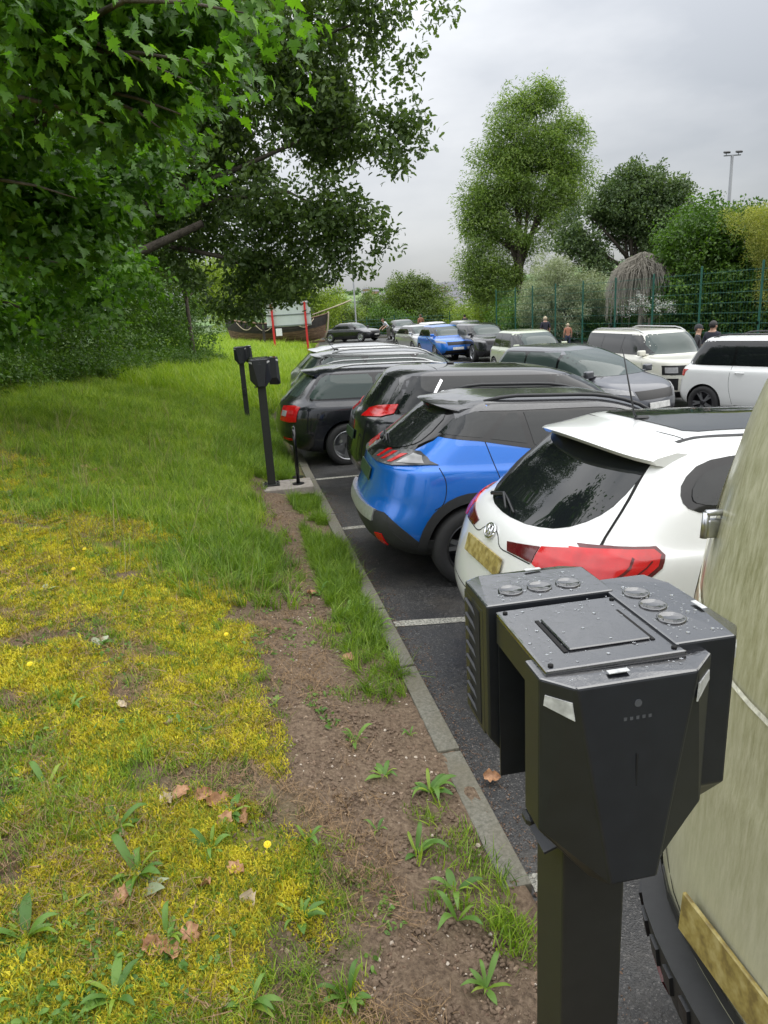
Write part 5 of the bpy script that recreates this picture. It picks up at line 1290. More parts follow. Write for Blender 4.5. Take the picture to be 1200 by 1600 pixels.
jz = suv_generic('dark_grey_mpv', 'dark grey mpv with large windscreen parked in the middle of the car park', None, (2.95, 16.0, -.2), 150, M['grey_paint'], 4.1, 1.72, 1.53, 0, .35, .62, 'alloy', 5, 'clear_glass', .31, belt=.96, rk=1.55)
jag = suv_generic('black_saloon', 'black saloon facing right beside the lamp post at the far end of the car park', None, (-3.4, 57.2, .0), 128, M['black_paint'], 4.67, 1.85, 1.42, 0, .75, 1.15, 'alloy', 5, 'glass', .34, belt=.95, notch=.35)
dk = suv_generic('dark_hatchback', 'dark car poking out behind the silver liftback near the two people', None, (2.0, 55.5, .0), 175, M['black_paint'], 4.3, 1.8, 1.45, 0, .3, 1.0, 'alloy', 5, 'glass', .33, belt=.96)

# --- van at the right edge -----------------------------------------------------------
k = NT('cream van paint with green algae'); v = k.coord()
sxx = k.n('ShaderNodeMapping'); sxx.inputs['Scale'].default_value = (1, 1, .16); k.l(v, sxx.inputs[0])
st = k.noise(sxx.outputs[0], 60, 7, .75); sp = k.noise(v, 2.0, 4, .5); sz_ = k.n('ShaderNodeSeparateXYZ'); k.l(v, sz_.inputs[0]); gr = k.ramp(k.math('MULTIPLY', sz_.outputs['Z'], .5), [(.3, .35), (.62, 1.0)])
f = k.math('MULTIPLY', k.math('MULTIPLY', k.ramp(st, [(.36, .15), (.66, .95)]), k.ramp(sp, [(.30, .6), (.62, 1.0)])), gr)
k.color(k.mix(f, (.50, .49, .36), (.19, .19, .085))); k.set(rough=.42, coat=.35, coatr=.15); k.bump(k.noise(v, 240, 4), .12, .002)
M['van'] = k.m
L, W, H = 5.0, 1.92, 2.35
zs = [.30, .42, .60, .85, 1.05, 1.15, 1.35, 1.70, 2.08, 2.26, 2.35]
rear = [(.06, .32), (.02, .42), (.0, .60), (.0, .85), (.0, 1.05), (.005, 1.15), (.005, 1.35), (.02, 1.70), (.07, 2.08), (.18, 2.26), (.8, 2.34)]
front = [(.25, .3), (.07, .4), (0, .56), (.03, .75), (.12, .9), (.4, 1.03), (.9, 1.2), (1.2, 1.6), (1.5, 2.08), (1.8, 2.25), (2.1, 2.34)]
VX, VY = .80, .92
van = Car('camper_van', 'cream van green with algae whose rear corner fills the right edge beside the near post', NEAR, (VX, VY, float(asph(VX))), HEAD, lv(L, W, H, rear, front, zs=zs, ws=[.9, .97, .99, 1, 1, 1, .99, .955, .89, .78, 0], nrs=[.3, .3, .25, .22, .22, .22, .22, .25, .3, .4, .4]), M['van'], W, L, .34, [(1.0, .34), (3.9, .34)], TILT, sub=6, nc=60)

van.patch('rear_bumper', [(-.93, .30), (.93, .30), (.945, .52), (-.945, .52)], 'rear', M['trim'], off=.075, skirt=.09)
for sg in (1, -1): van.patch('bumper_corner', [(.03, .30), (.42, .30), (.42, .50), (.03, .52)], 'side', M['trim'], off=.05, side=sg, skirt=.06)
for k_ in range(9):
    y_ = .80-.09*k_; van.patch('bumper_rib', [(y_, .44), (y_+.045, .44), (y_+.045, .50), (y_, .50)], 'rear', M['black_plastic'], off=.085, step=.03)
van.patch('bumper_reflector', [(.62, .34), (.80, .34), (.80, .385), (.62, .385)], 'rear', M['lamp_dark_red'], off=.082, step=.03)
for sg in (1, -1): van.strip('tail_light', [(.20, .86), (.21, 1.3), (.26, 1.62)], 'side', M['lamp_dark_red'], w=.03, off=.006, side=sg)
van.strip('door_seal', [(.84, 1.98), (.845, 1.62), (.80, 1.48), (.66, 1.38), (.48, 1.33), (0, 1.31)], 'rear', simple('lichened seal', (.74, .73, .64), .8, var=.3, vs=60), w=.015, off=.007)
van.strip('door_gap', [(.86, 1.85), (.88, 1.2), (.87, .56), (0, .55)], 'rear', M['void'], w=.008)
for z_ in (1.68,):
    p, n = van.cast((.10, z_), 'side', 1); bm = bmesh.new()
    box_bm(bm, .045, .024, .050, p+Vector((-.01, .012, -.016)), bev=.006, seg=2); tube_bm(bm, [p+Vector((-.034, .012, -.042)), p+Vector((-.034, .012, .026))], .0095, 10)
    box_bm(bm, .06, .022, .014, p+Vector((-.008, .010, .026)), bev=.004)
    bmobj('door_hinge', bm, M['black_plastic'] if z_ < 1 else M['alloy'], van.root, True)
van.strip('trim_band', [(.90, .565), (0, .56), (-.9, .565)], 'rear', M['trim'], w=.035, off=.010)
pl_, p, n = van.plate(.66, M['plate_yellow'], y=.33, h=.12)
van.patch('rear_window', [(-.70, 1.42), (-.1, 1.42), (-.1, 1.85), (-.66, 1.85)], 'rear', M['glass'], off=.006, rnd=1)

# ------------------------------------------------------------------ charging posts
M['charger'] = simple('dark charger casing', (.013, .015, .019), .38, bump=.06, bs=700)
M['charger_wet'] = NT('wet charger top'); kk = M['charger_wet']; v = kk.coord(); kk.color((.010, .011, .014))
kk.l(kk.ramp(kk.noise(v, 16, 4, .6), [(.42, .07), (.6, .24)]), kk.b.inputs['Roughness']); kk.set(coat=1, coatr=.06, spec=1.0); kk.b.inputs['Coat IOR'].default_value = 1.75
kk.bump(kk.ramp(kk.noise(v, 42, 4, .65), [(.45, 0.0), (.62, 1.0)]), .28, .0015); kk.bump(kk.ramp(kk.voro(v, 130.0), [(0, 1.0), (.3, .5), (.36, 0.0)]), .15, .0008); M['charger_wet'] = kk.m
M['post_metal'] = simple('powder coated black post', (.017, .018, .017), .45, bump=.05, bs=500)
M['sticker'] = simple('pale reflective sticker', (.48, .49, .49), .35, var=.3, vs=60)
M['sticker_dim'] = simple('grey engraved mark', (.07, .075, .085), .5)
def head(parent, depth, hw=.1275, front=.088, detail=True, name='charger_head', top=0.0, H=.335):
    """faceted wall charger; back at y=0, nose towards -y, top at z=top"""
    t = empty(name); t.parent = parent; d = depth; cut = .018
    bm = bmesh.new()
    def V(*p): return bm.verts.new(p)
    zT, zM, zB = top, top-.245, top-H; sd = d-.030
    bk_ = [V(-hw, 0, zT), V(hw, 0, zT), V(hw, 0, zM), V(.055, 0, zB+.01), V(-.055, 0, zB+.01), V(-hw, 0, zM)]
    fr_ = [V(-hw, -sd, zT), V(hw, -sd, zT), V(hw, -sd, zM), V(.052, -sd-.008, zB), V(-.052, -sd-.008, zB), V(-hw, -sd, zM)]
    mn_ = [V(-front, -d, zT-.006), V(front, -d, zT-.006), V(.036, -d-.012, zB+.012), V(-.036, -d-.012, zB+.012)]
    F_ = bm.faces.new
    F_(bk_); 
    for i in range(6): F_((bk_[i], bk_[(i+1) % 6], fr_[(i+1) % 6], fr_[i])) if i else None
    F_((bk_[0], bk_[1], fr_[1], mn_[1], mn_[0], fr_[0]))
    F_(mn_[::-1]); F_((fr_[1], fr_[2], fr_[3], mn_[2], mn_[1])); F_((fr_[0], mn_[0], mn_[3], fr_[4], fr_[5])); F_((fr_[3], fr_[4], mn_[3], mn_[2]))
    bmesh.ops.recalc_face_normals(bm, faces=bm.faces)
    bmesh.ops.bevel(bm, geom=list(bm.edges), offset=.0035, segments=2, affect='EDGES', profile=.5)
    for f in bm.faces: f.material_index = 1 if f.normal.z > .8 else 0
    o = bmobj('casing', bm, [M['charger'], M['charger_wet']], t)
    if detail:
        for i, x in enumerate((-.052, .0, .052)):
            bm = bmesh.new(); lathe_bm(bm, [(.0215, -.001), (.0215, .0022), (.0195, .0028), (.0185, .0012), (.001, .0012)], 28, 'Z', (x, -sd*.42, zT)); bmobj('knockout_cap', bm, M['charger_wet'], t, True)
        box('top_label', (.030, .009, .0012), (-.02, -d+.018, zT+.0008), M['sticker'], t)
        for sg in (-1, 1):   # corner reflectors on the side facets
            A = Vector((sg*hw, -sd, zT)); B = Vector((sg*front, -d, zT-.006)); C = Vector((sg*.052, -sd-.008, zB)); 
            n = (B-A).cross(Vector((sg*hw, -sd, zM))-A).normalized(); n = n if n.x*sg > 0 else -n
            e1 = (B-A); up_ = (Vector((sg*hw, -sd, zM))-A).normalized()
            p = [A+e1*.16+up_*.022, A+e1*.90+up_*.022, A+e1*.98+up_*.048, A+e1*.12+up_*.038]
            p = [q-n*((q-A).dot(n))+n*.0012 for q in p]
            bm = bmesh.new(); bm.faces.new([bm.verts.new(q) for q in p]); r = bmesh.ops.extrude_face_region(bm, geom=list(bm.faces))
            for g in r['geom']:
                if isinstance(g, bmesh.types.BMVert): g.co -= n*.002
            bmobj('reflector', bm, M['sticker'], t)
        bx = box('status_slot', (.0022, .0012, .098), (.0, -d-.0055, zT-.165), M['void'], t)
        for i in range(5): box('engraved_mark', (.0045, .0008, .006), (-.018+.009*i, -d-.0018, zT-.062), M['sticker_dim'], t)
        bm = bmesh.new(); lathe_bm(bm, [(.0055, -.0006), (.0055, .0006), (.0035, .0006)], 14, 'Y', (0, -d-.0016, zT-.040)); bmobj('drop_mark', bm, M['sticker_dim'], t)
    return t
def charger(loc, rz, label, near=False, Htot=1.5, post=.10):
    t = empty('charging_post', loc, rz, label, 'charging post', 'black charging posts in the grass strip')
    box('post', (post, post, Htot-.02 if not near else Htot-.02), (0, 0, (Htot-.02)/2), M['post_metal'], t, .004, seg=2)
    box('base_plate', (.20, .20, .012), (0, 0, .012), M['post_metal'], t, .003)
    for sx in (-.075, .075):
        for sy in (-.075, .075):
            bm = bmesh.new(); lathe_bm(bm, [(.012, .018), (.012, .032), (.006, .034)], 6, 'Z', (sx, sy, 0)); bmobj('bolt', bm, M['post_metal'], t)
    # bracket: top plate with a raised hatch, side cheeks and an open left side
    pw = .105
    br = empty('bracket'); br.parent = t; br.location = (0, 0, Htot)
    bm = bmesh.new(); box_bm(bm, pw*2, pw*2-.004, .010, (0, 0, -.005), bev=.004, seg=2); bmobj('top_plate', bm, M['charger_wet'], br)
    box('lid', (.125, .105, .004), (.012, -.006, .0022), M['charger_wet'], br, .0015)
    for x in (-.056, .078): box('lid_groove', (.006, .108, .0012), (x, -.006, .0008), M['void'], br)
    for sy in (-pw+.004, pw-.004):
        box('cheek', (pw*2-.01, .003, .07 if sy < 0 else .30), (0, sy, -.045 if sy < 0 else -.16), M['charger'], br)
    box('front_lip', (.003, pw*2-.02, .045), (-pw+.0015, 0, -.030), M['charger'], br)
    box('back_cheek', (.003, pw*2-.02, .28), (pw-.003, 0, -.15), M['charger'], br)
    box('lower_tray', (.07, .06, .004), (-.050, -.02, -.335), M['charger'], br, rot=Euler((.0, -.35, 0)).to_matrix())
    box('cable_gland', (.03, .03, .02), (-.070, .03, -.345), M['black_plastic'], br, .006)
    for (x, y) in ((-.092, -.09), (.092, -.09), (-.092, .09), (.092, .09)):
        bm = bmesh.new(); lathe_bm(bm, [(.004, 0), (.004, .0022), (.001, .003)], 10, 'Z', (x, y, 0)); bmobj('screw', bm, M['void'], br, True)
    return t, br
C0 = (.290, .966); ROT = R(9.5); top0 = 1.72
ch, br = charger((C0[0], C0[1], gz(*C0)-.01), ROT, 'big black charging post with faceted wet heads close to the camera', True, top0-gz(*C0)+.01, .106)
h1 = head(br, .085); h1.location = (.012, -.052, -.006)
h2 = head(br, .125); h2.location = (.096, .040, .004); h2.rotation_euler = (0, 0, R(90))
h3 = head(br, .150, hw=.112, front=.080); h3.location = (-.004, .112, .006); h3.rotation_euler = (0, 0, R(180))
# louvred cooling slots on the left flank of the rear head
lv_ = empty('louvre_panel'); lv_.parent = br; lv_.location = (-.1145, .185, -.128)
box('louvre_frame', (.004, .105, .235), (0, 0, 0), M['charger'], lv_, .0015)
box('slot_backing', (.001, .062, .215), (-.0026, -.004, .0), M['void'], lv_)
for i in range(8): box('louvre', (.006, .060, .003), (-.003, -.004, -.092+.027*i), M['charger'], lv_, .001, Euler((.62, -.4, 0)).to_matrix())
# beads of water on the tops
wd = NT('rain water'); wd.color((.9, .92, .95)); wd.set(rough=.02, trans=1.0, ior=1.33); M['water'] = wd.m
bm = bmesh.new(); bmesh.ops.create_uvsphere(bm, u_segments=10, v_segments=6, radius=1)
for v_ in bm.verts: v_.co.z = max(v_.co.z, -.15)*.42
dm = bpy.data.meshes.new('drop'); bm.to_mesh(dm); bm.free(); dm.shade_smooth(); dm.materials.append(M['water']); drop_c = PC('drop', [dm])
P = []
for (x0, x1, y0, y1, n_, z_) in ((-.10, .10, -.10, .10, 90, .0004), (-.08, .09, -.125, -.11, 18, -.0055), (.105, .190, -.07, .13, 90, .0045), (-.085, .075, .12, .22, 90, .0065)):
    for _ in range(n_): P.append((random.uniform(x0, x1), random.uniform(y0, y1), z_+(.0044 if (-.05 < P[-1][0] < .074 and abs(P[-1][1]+.006) < .05 and z_ < .001) else 0) if P else z_))
P = np.array([(p[0], p[1], p[2]) for p in P]); sc_ = .0009+.0024*RNG.random(len(P))**2.5
rr = np.zeros((len(P), 3)); rr[:, 2] = RNG.random(len(P))*6
scatter('water_drops', P, rr, sc_, drop_c[0], 1, br)
# far ones with slab and hoop
x1, y1 = -1.40, 8.72
c1, b1 = charger((x1, y1, gz(x1, y1)+.045), ROT, 'charging post on a concrete slab with a black hoop beside it', False, 1.58)
hh = head(b1, .085, detail=True); hh.location = (0, -.052, -.006); h = head(b1, .125); h.location = (.10, .03, .004); h.rotation_euler = (0, 0, R(90)); h = head(b1, .15, hw=.112, front=.08, detail=False); h.location = (0, .112, .006); h.rotation_euler = (0, 0, R(180))
sl = box('concrete_slab', (.62, .50, .10), (x1+.20, y1+.0, gz(x1, y1)-.005), simple('pale concrete', (.30, .27, .24), .9, var=.25, vs=14, bump=.4), bev=.008, rot=Euler((0, 0, R(11))).to_matrix()); tag(sl, 'square concrete slab under the charging post and hoop', 'slab')
hx, hy = x1+.34, y1-.03; hz_ = gz(x1, y1)+.045
hp_ = empty('hoop_barrier', (hx, hy, hz_), R(6.5), 'black tubular hoop barrier standing beside the far charging post', 'barrier')
tube('hoop', [(0, 0, 0), (0, 0, .55), (0, .03, .63), (0, .09, .67), (0, .25, .68), (0, .34, .65), (0, .38, .57), (0, .38, 0)], .024, M['gloss_black'], hp_, 12)
for yy in (0, .38):
    bm = bmesh.new(); lathe_bm(bm, [(.075, .0), (.075, .010), (.03, .012)], 20, 'Z', (0, yy, 0)); bmobj('flange', bm, M['satin_black'], hp_)
x2, y2 = -2.70, 14.6
c2, b2 = charger((x2, y2, gz(x2, y2)), ROT, 'thin charging post furthest along the grass strip', False, 1.52)
hh = head(b2, .085); hh.location = (0, -.052, -.006); h = head(b2, .125); h.location = (.10, .03, .004); h.rotation_euler = (0, 0, R(90))
box('socket_box', (.05, .06, .12), (.0, -.07, .62), M['black_plastic'], c2, .01)

# ------------------------------------------------------------------ sign, boat, poles, fence
sgY = 41.0; red = simple('red sign post', (.55, .03, .03), .45); pan = simple('pale green grey sign back', (.50, .56, .53), .55, var=.06, vs=3); rib = simple('sign rib', (.16, .19, .19), .6)
pL, pR, pT = at(414, 475, sgY), at(484, 472, sgY), at(420, 512, sgY); ctr = (pL+pR)/2; gzs = gz(ctr.x, sgY)
sn = empty('sign_board', (ctr.x, sgY, gzs), 0, 'back of a pale sign board on two red posts in front of the boat', 'sign'); wS = (pR-pL).length*1.0; hS = pL.z-pT.z
zb = pT.z-gzs; 
box('board', (wS, .05, hS), (0, 0, zb+hS/2), pan, sn, .01)
for z_ in (.05, .5, .95): box('rib', (wS-.02, .03, .05), (0, -.045, zb+hS*z_), rib, sn)
box('board_edge', (wS+.04, .06, .04), (0, 0, zb+hS+.02), simple('white sign edge', (.7, .72, .7), .5), sn)
for x_ in (-wS*.36, wS*.38): box('post', (.11, .09, zb+hS), (x_, -.12, (zb+hS)/2-.02), red, sn, .01)
nt = box('notice', (.34, .02, .40), (ctr.x-wS*.24, sgY-.14, pT.z-.28), simple('white notice', (.75, .76, .76), .5), bev=.004); tag(nt, 'small white notice below the sign board', 'notice')
box('pole', (.04, .04, .9), (0, .02, -.35), M['post_metal'], nt) 
# boat
bY = 46.5; q0, q1 = at(352, 505, bY), at(513, 500, bY); Lb = q1.x-q0.x; bz = gz((q0.x+q1.x)/2, bY)
bt = empty('boat', ((q0.x+q1.x)/2, bY, bz), R(4), 'old wooden rowing boat on the grass behind the sign', 'boat')
wood = NT('weathered boat planks'); v = wood.coord(); sx = wood.n('ShaderNodeMapping'); sx.inputs['Scale'].default_value = (.3, 1, 3); wood.l(v, sx.inputs[0])
wood.color(wood.ramp(wood.noise(sx.outputs[0], 6, 5, .7), [(.3, (.06, .035, .022)), (.55, (.16, .10, .06)), (.75, (.27, .19, .12))])); wood.set(rough=.7); M['wood'] = wood.m
M['tarred'] = simple('dark tarred plank', (.03, .025, .022), .6, var=.3, vs=4); M['rope'] = simple('pale rope', (.42, .36, .26), .9)
def hull_pt(u, k):   # u -1..1 stern->bow, k 0 keel .. 1 gunwale
    w = 1.05*(1-abs(u)**2.6)**.75*(.25+.75*math.sin(k*math.pi/2)**.7); x = u*Lb/2*(.90+.10*k); z = .18+1.28*k+.42*u*u*k*(1 if u > 0 else 1.1)+.25*abs(u)**4*(1-k); return x, w, z
nP = 9
for k_ in range(nP):
    for sg in (1, -1):
        V = []; Fq = []; n = 26
        for i in range(n+1):
            u = -1+2*i/n
            for kk2, off in ((k_/nP, .03), ((k_+1.06)/nP, .0)):
                x, w, z = hull_pt(u, min(1, kk2)); V.append((x, sg*(w+off), z))
            for kk2, off in ((k_/nP, .0), ((k_+1.06)/nP, -.03)):
                x, w, z = hull_pt(u, min(1, kk2)); V.append((x, sg*(w+off), z))
        for i in range(n):
            a = 4*i; Fq += [(a, a+1, a+5, a+4), (a+2, a+6, a+7, a+3), (a, a+4, a+6, a+2), (a+1, a+3, a+7, a+5)]
        me = pymesh('plank', V, Fq); bm = bmesh.new(); bm.from_mesh(me); bmesh.ops.recalc_face_normals(bm, faces=bm.faces); bm.to_mesh(me); bm.free()
        link('plank', me, M['tarred'] if k_ > 4 else M['wood'], bt, False)
for sg in (1, -1): tube('gunwale', [(hull_pt(-1+2*i/24, 1)[0], sg*(hull_pt(-1+2*i/24, 1)[1]+.03), hull_pt(-1+2*i/24, 1)[2]+.02) for i in range(25)], .045, M['wood'], bt, 6)
tube('stem', [(Lb*.45, 0, .3), (Lb*.485, 0, .9), (Lb*.50, 0, 1.6), (Lb*.505, 0, 2.0)], .06, M['rope'], bt, 6)
tube('keel', [(-Lb*.46, 0, .15), (0, 0, .1), (Lb*.45, 0, .2)], .08, M['wood'], bt, 6)
tube('bowsprit', [(Lb*.35, 0, 1.85), (Lb*.62, -.1, 2.35), (Lb*.74, -.15, 2.62)], .045, M['rope'], bt, 6)
for a, b_ in ((-.75, -.42), (-.40, -.05), (.35, .72)):
    pts = [];
    for i in range(9):
        t_ = i/8; u = a+(b_-a)*t_; x, w, z = hull_pt(u, 1); pts.append((x, -(w+.08), z-.06-.38*math.sin(math.pi*t_)))
    tube('rope', pts, .03, M['rope'], bt, 5)
for x_ in (-1.6, 1.6): box('chock', (.25, 2.0, .22), (x_, 0, .10), M['wood'], bt)
box('mooring_post', (.16, .16, 1.5), (-Lb*.12, -1.35, .7), M['tarred'], bt)
# lamp post by the saloon
lp = at(557, 513, 62); zt_ = at(553, 424, 62).z; lz = -.15
lm = empty('lamp_post', (lp.x, 62, lz), 0, 'slim grey lamp post with square head by the black saloon', 'lamp post')
gal = simple('galvanised steel', (.20, .21, .22), .6, .2); hgt = zt_-lz
tube('column', [(0, 0, 0), (0, 0, 1.2), (0, 0, 1.22), (0, 0, hgt)], [.10, .10, .07, .06], gal, lm, 10)
box('lamp_head', (.42, .30, .36), (-.05, -.1, hgt+.1), M['grille'], lm, .05); box('lamp_lens', (.25, .02, .2), (-.05, -.26, hgt+.1), M['lamp_clear'], lm)
# floodlight mast
fb = at(1138, 330, 95); ft = at(1140, 243, 95)
fm = empty('floodlight_mast', (fb.x, 95, -2), 0, 'tall floodlight mast with a pair of lamps above the right hand trees', 'floodlight')
tube('mast', [(0, 0, 0), (0, 0, ft.z+2)], [.26, .17], gal, fm, 10); box('crossbar', (2.1, .12, .12), (.0, 0, ft.z+2), gal, fm)
for x_ in (-.75, .75): box('lamp', (.75, .45, .22), (x_, -.15, ft.z+2.35), M['grille'], fm, .05, Euler((.35, 0, 0)).to_matrix()); box('bracket', (.06, .06, .4), (x_, 0, ft.z+2.15), gal, fm)
# green weldmesh fence
GF = simple('green fence steel', (.010, .085, .058), .4); GW = simple('green fence wire', (.03, .15, .11), .4)
A = at(1190, 440, 28.0); B = at(775, 470, 48.0); A.z = B.z = 0; FH = 2.95
def fpos(px):
    d = pray(px, 450); # intersection of the vertical plane through the ray with the fence line
    m = (B-A); den = d.x*m.y-d.y*m.x; t_ = (A.x*m.y-A.y*m.x)/den; return Vector((d.x*t_, d.y*t_, 0))
fe = empty('mesh_fence', (A.x, A.y, -.45), 0, 'tall green weldmesh fence on green posts behind the right hand cars', 'fence')
posts = [fpos(px) for px in (1305, 1190, 1095, 1021, 962, 911, 868, 832, 805, 775)]
orig = Vector((A.x, A.y, -.45)); zb_ = -.45
for i, p in enumerate(posts):
    q = p-Vector((orig.x, orig.y, 0)); top_ = FH+.55+(.12 if i < 3 else 0)
    pp = box('post', (.07, .07, top_), (q.x, q.y, top_/2), GF, fe, .006)
    for k_ in range(6):
        cl = box('clip', (.03, .14, .05), (-.03, -.0, -top_/2+.35+k_*.55), simple('zinc clip', (.6, .62, .62), .4) if i == 0 and k_ == 0 else bpy.data.materials['zinc clip'], pp)
for i in range(len(posts)-1):
    p, q = posts[i]-Vector((orig.x, orig.y, 0)), posts[i+1]-Vector((orig.x, orig.y, 0)); bm = bmesh.new(); n = int((q-p).length/.30)
    for z_ in np.arange(.1, FH+.5, .40): 
        for dz in (0, .022): tube_bm(bm, [p+Vector((0, 0, z_+dz)), q+Vector((0, 0, z_+dz))], .005, 3, False)
    for k_ in range(1, n*2): a = p.lerp(q, k_/(n*2)); tube_bm(bm, [a+Vector((0, 0, .05)), a+Vector((0, 0, FH+.45))], .0022, 3, False)
    o = bmobj('wire_panel', bm, GW, fe); o['kind'] = 'stuff'
f2 = empty('far_fence', (0, 66, -.6), 0, 'low green mesh fence across the far end of the car park', 'fence')
for x_ in np.arange(-8, 12, 2.5): box('post', (.09, .09, 2.3), (x_, 0, 1.15), GF, f2)
bm = bmesh.new()
for z_ in np.arange(.2, 2.3, .3): tube_bm(bm, [(-8, 0, z_), (9.5, 0, z_)], .015, 3, False)
for x_ in np.arange(-8, 9.5, .25): tube_bm(bm, [(x_, 0, .1), (x_, 0, 2.2)], .006, 3, False)
o = bmobj('wire_panel', bm, GW, f2); o['kind'] = 'stuff'
# low white building glimpsed through the trees
wb_ = at(1040, 470, 70); wh_ = empty('pavilion', (wb_.x, 72, -1.2), R(12), 'low white building glimpsed behind the weeping tree', 'building')
box('wall', (11, 6, 3.4), (0, 0, 1.7), hwall[0], wh_); box('roof', (11.8, 6.8, .35), (0, 0, 3.6), hroof, wh_)
for x_ in (-3.5, -.5, 2.5): f = box('window', (1.6, .08, 1.1), (x_, -3.05, 2.0), hwall[0], wh_); box('pane', (1.4, .04, .9), (x_, -3.11, 2.0), hwin, f)
# pylon and windmill mast far left
py_ = empty('pylon', (at(511, 455, 1300).x, 1300, 30), 0, 'tiny lattice mast on the far skyline', 'mast')
for sx in (-1, 1):
    for sy in (-1, 1): tube('leg', [(sx*4, sy*4, -10), (sx*.8, sy*.8, 26)], .5, gal, py_, 4)
box('crossarm', (9, .6, .6), (0, 0, 20), gal, py_); box('crossarm', (7, .6, .6), (0, 0, 25), gal, py_)

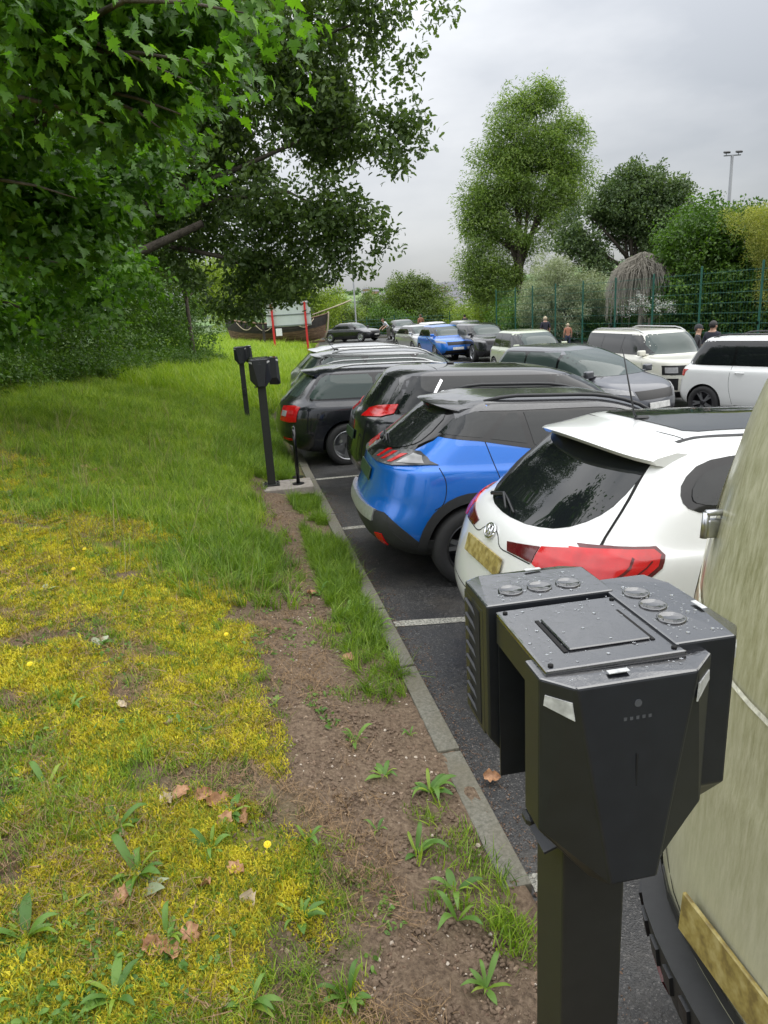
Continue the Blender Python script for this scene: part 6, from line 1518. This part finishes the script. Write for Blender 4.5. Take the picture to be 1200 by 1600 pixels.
# ------------------------------------------------------------------ people
def person(loc, rz, label, shirt, trousers, hairc, pose='stand', hat=None, hs=1.0, sc=1.0, hood=False):
    t = empty('person', loc, rz, label, 'person'); t.scale = (sc, sc, sc)
    bend = {'stand': 0, 'bend': .75}[pose]
    def up_(z, y=0.0, x=0.0):     # bend above the hips
        if z > .95: d = z-.95; return (x, y-d*math.sin(bend), .95+d*math.cos(bend))
        return (x, y, z)
    J = {'pel': up_(.95), 'sp': up_(1.15), 'ch': up_(1.36), 'nk': up_(1.50, -.01), 'hd': up_(1.60, -.02), 'top': up_(1.72, -.02)}
    E_ = [('pel', 'sp'), ('sp', 'ch'), ('ch', 'nk'), ('nk', 'hd'), ('hd', 'top')]; RD = {'pel': .15, 'sp': .135, 'ch': .155, 'nk': .058, 'hd': .093, 'top': .07}
    for s_, sg in (('l', 1), ('r', -1)):
        J['sh'+s_] = up_(1.42, 0, sg*.185); J['el'+s_] = up_(1.16, .03-.10*(bend > 0), sg*.25); J['wr'+s_] = up_(.93 if not bend else 1.05, -.06-.3*(bend > 0), sg*.24)
        if bend: J['wr'+s_] = (sg*.2, -.62, .85)
        J['hn'+s_] = tuple(Vector(J['wr'+s_])+Vector((0, -.03, -.09)))
        J['hp'+s_] = (sg*.10, 0, .90); J['kn'+s_] = (sg*.12, -.02, .50); J['an'+s_] = (sg*.13, .02, .09); J['ft'+s_] = (sg*.14, -.15, .04)
        E_ += [('ch', 'sh'+s_), ('sh'+s_, 'el'+s_), ('el'+s_, 'wr'+s_), ('wr'+s_, 'hn'+s_), ('pel', 'hp'+s_), ('hp'+s_, 'kn'+s_), ('kn'+s_, 'an'+s_), ('an'+s_, 'ft'+s_)]
        RD.update({'sh'+s_: .068, 'el'+s_: .048, 'wr'+s_: .033, 'hn'+s_: .038, 'hp'+s_: .105, 'kn'+s_: .066, 'an'+s_: .045, 'ft'+s_: .04})
    keys = list(J); me = bpy.data.meshes.new('body'); me.from_pydata([J[k_] for k_ in keys], [(keys.index(a), keys.index(b_)) for a, b_ in E_], []); me.update()
    o = bpy.data.objects.new('body', me); COL.objects.link(o); md = o.modifiers.new('s', 'SKIN'); md.use_smooth_shade = True
    for i, k_ in enumerate(keys):
        sv = me.skin_vertices[0].data[i]; sv.radius = (RD[k_], RD[k_]*(.72 if k_ in ('ch', 'sp', 'pel') else 1)); sv.use_root = (k_ == 'pel')
    sb = o.modifiers.new('u', 'SUBSURF'); sb.levels = 2
    dg = bpy.context.evaluated_depsgraph_get(); m2 = bpy.data.meshes.new_from_object(o.evaluated_get(dg)); m2.name = 'body'; bpy.data.objects.remove(o)
    skin = M.setdefault('skin', simple('skin', (.45, .27, .19), .5)); shoe = M.setdefault('shoe', simple('shoe', (.03, .03, .03), .5))
    for m_ in (skin, shirt, trousers, shoe): m2.materials.append(m_)
    seg = [(Vector(J[a]), Vector(J[b_]), b_) for a, b_ in E_]
    for p in m2.polygons:
        c = p.center; best = min(seg, key=lambda s_: (geometry.intersect_point_line(c, s_[0], s_[1])[0]-c).length if 0 <= geometry.intersect_point_line(c, s_[0], s_[1])[1] <= 1 else min((c-s_[0]).length, (c-s_[1]).length))[2]
        p.material_index = 0 if best in ('nk', 'hd', 'top') or best[:2] in ('wr', 'hn') else 3 if best[:2] == 'ft' else 2 if best[:2] in ('hp', 'kn', 'an') else 1
        if best == 'nk' and (c-Vector(J['ch'])).length < .13: p.material_index = 1
    b_ = link('body', m2, None, t, True)
    hd = Vector(J['hd'])+Vector((0, 0, .04)); bm = bmesh.new(); bmesh.ops.create_uvsphere(bm, u_segments=16, v_segments=10, radius=1)
    for v_ in list(bm.verts):
        if (v_.co.z < -.15 and v_.co.y < .1) or v_.co.z < -.75: bm.verts.remove(v_)
    for v_ in bm.verts: v_.co = Vector((v_.co.x*.100, v_.co.y*.112+.012, v_.co.z*.115+.012))+hd
    bmobj('hood' if hood else ('cap' if hat else 'hair'), bm, hat or hairc, t, True)
    bm = bmesh.new(); bmesh.ops.create_cone(bm, segments=6, radius1=.018, radius2=.006, depth=.03, matrix=Matrix.Translation(hd+Vector((0, -.105, -.035))) @ Matrix.Rotation(R(90), 4, 'X'), cap_ends=True); bmobj('nose', bm, skin, t, True)
    for sg in (1, -1):
        bm = bmesh.new(); bmesh.ops.create_uvsphere(bm, u_segments=8, v_segments=6, radius=.011, matrix=Matrix.Translation(hd+Vector((sg*.034, -.088, -.002)))); bmobj('eye', bm, M['gloss_black'], t, True)
        bm = bmesh.new(); bmesh.ops.create_uvsphere(bm, u_segments=8, v_segments=6, radius=1, matrix=Matrix.Translation(hd+Vector((sg*.096, .005, -.03))) @ Matrix.Diagonal((.012, .022, .032, 1))); bmobj('ear', bm, skin, t, True)
    if hat and not hood: box('peak', (.13, .09, .012), hd+Vector((0, -.13, .045)), hat, t, .005)
    return t
ws_ = simple('white shirt', (.68, .72, .78), .8); nav = simple('navy jacket', (.02, .022, .035), .8); khk = simple('grey trousers', (.16, .15, .13), .8); jn = simple('dark jeans', (.03, .04, .07), .8); brn = simple('brown hair', (.12, .07, .04), .6); blk = simple('black hair', (.015, .013, .012), .6)
tan = simple('sand cap', (.45, .38, .26), .8); red_ = simple('rusty top', (.35, .16, .10), .8); hdg = simple('charcoal hood', (.035, .036, .04), .9)
def pat(px, py, h=1.72, zg=None):
    """stand someone whose head top shows at the pixel"""
    zg = -.1 if zg is None else zg; d = pray(px, py); t_ = (zg+h-CAM_H)/d.z; return (d.x*t_, d.y*t_, zg)
person(pat(606, 497, 1.60, 0), R(-60), 'man in white shirt bending by the black saloon', ws_, khk, brn, 'bend')
person((pat(606, 497, 1.60, 0)[0]+1.4, pat(606, 497, 1.60, 0)[1]+1.0, 0), R(160), 'person in pale top half hidden beside the bending man', simple('grey top', (.3, .32, .34), .8), jn, blk, 'stand', sc=.85)
person(pat(657, 492, 1.72, -.1), R(200), 'person in a rusty top behind the silver liftback', red_, jn, brn)
person(pat(726, 492, 1.72, -.25), R(180), 'person in dark clothes behind the blue crossover', nav, jn, blk)
person(pat(852, 493, 1.80, -.40), R(180), 'man in a sand cap and navy jacket beyond the pale green car', nav, jn, brn, hat=tan)
c_ = pat(852, 493, 1.80, -.40); person((c_[0]+1.0, c_[1]-.8, -.45), R(180), 'small child in a sand cap beside the capped man', red_, jn, brn, hat=tan, sc=.80)
person((9.0, 20.0, -.5), R(60), 'person in a charcoal hood behind the white suv', hdg, jn, blk, hat=hdg, hood=True, sc=1.03)
person((9.55, 20.3, -.5), R(120), 'dark haired person at the right edge behind the white suv', nav, jn, blk, sc=1.06)
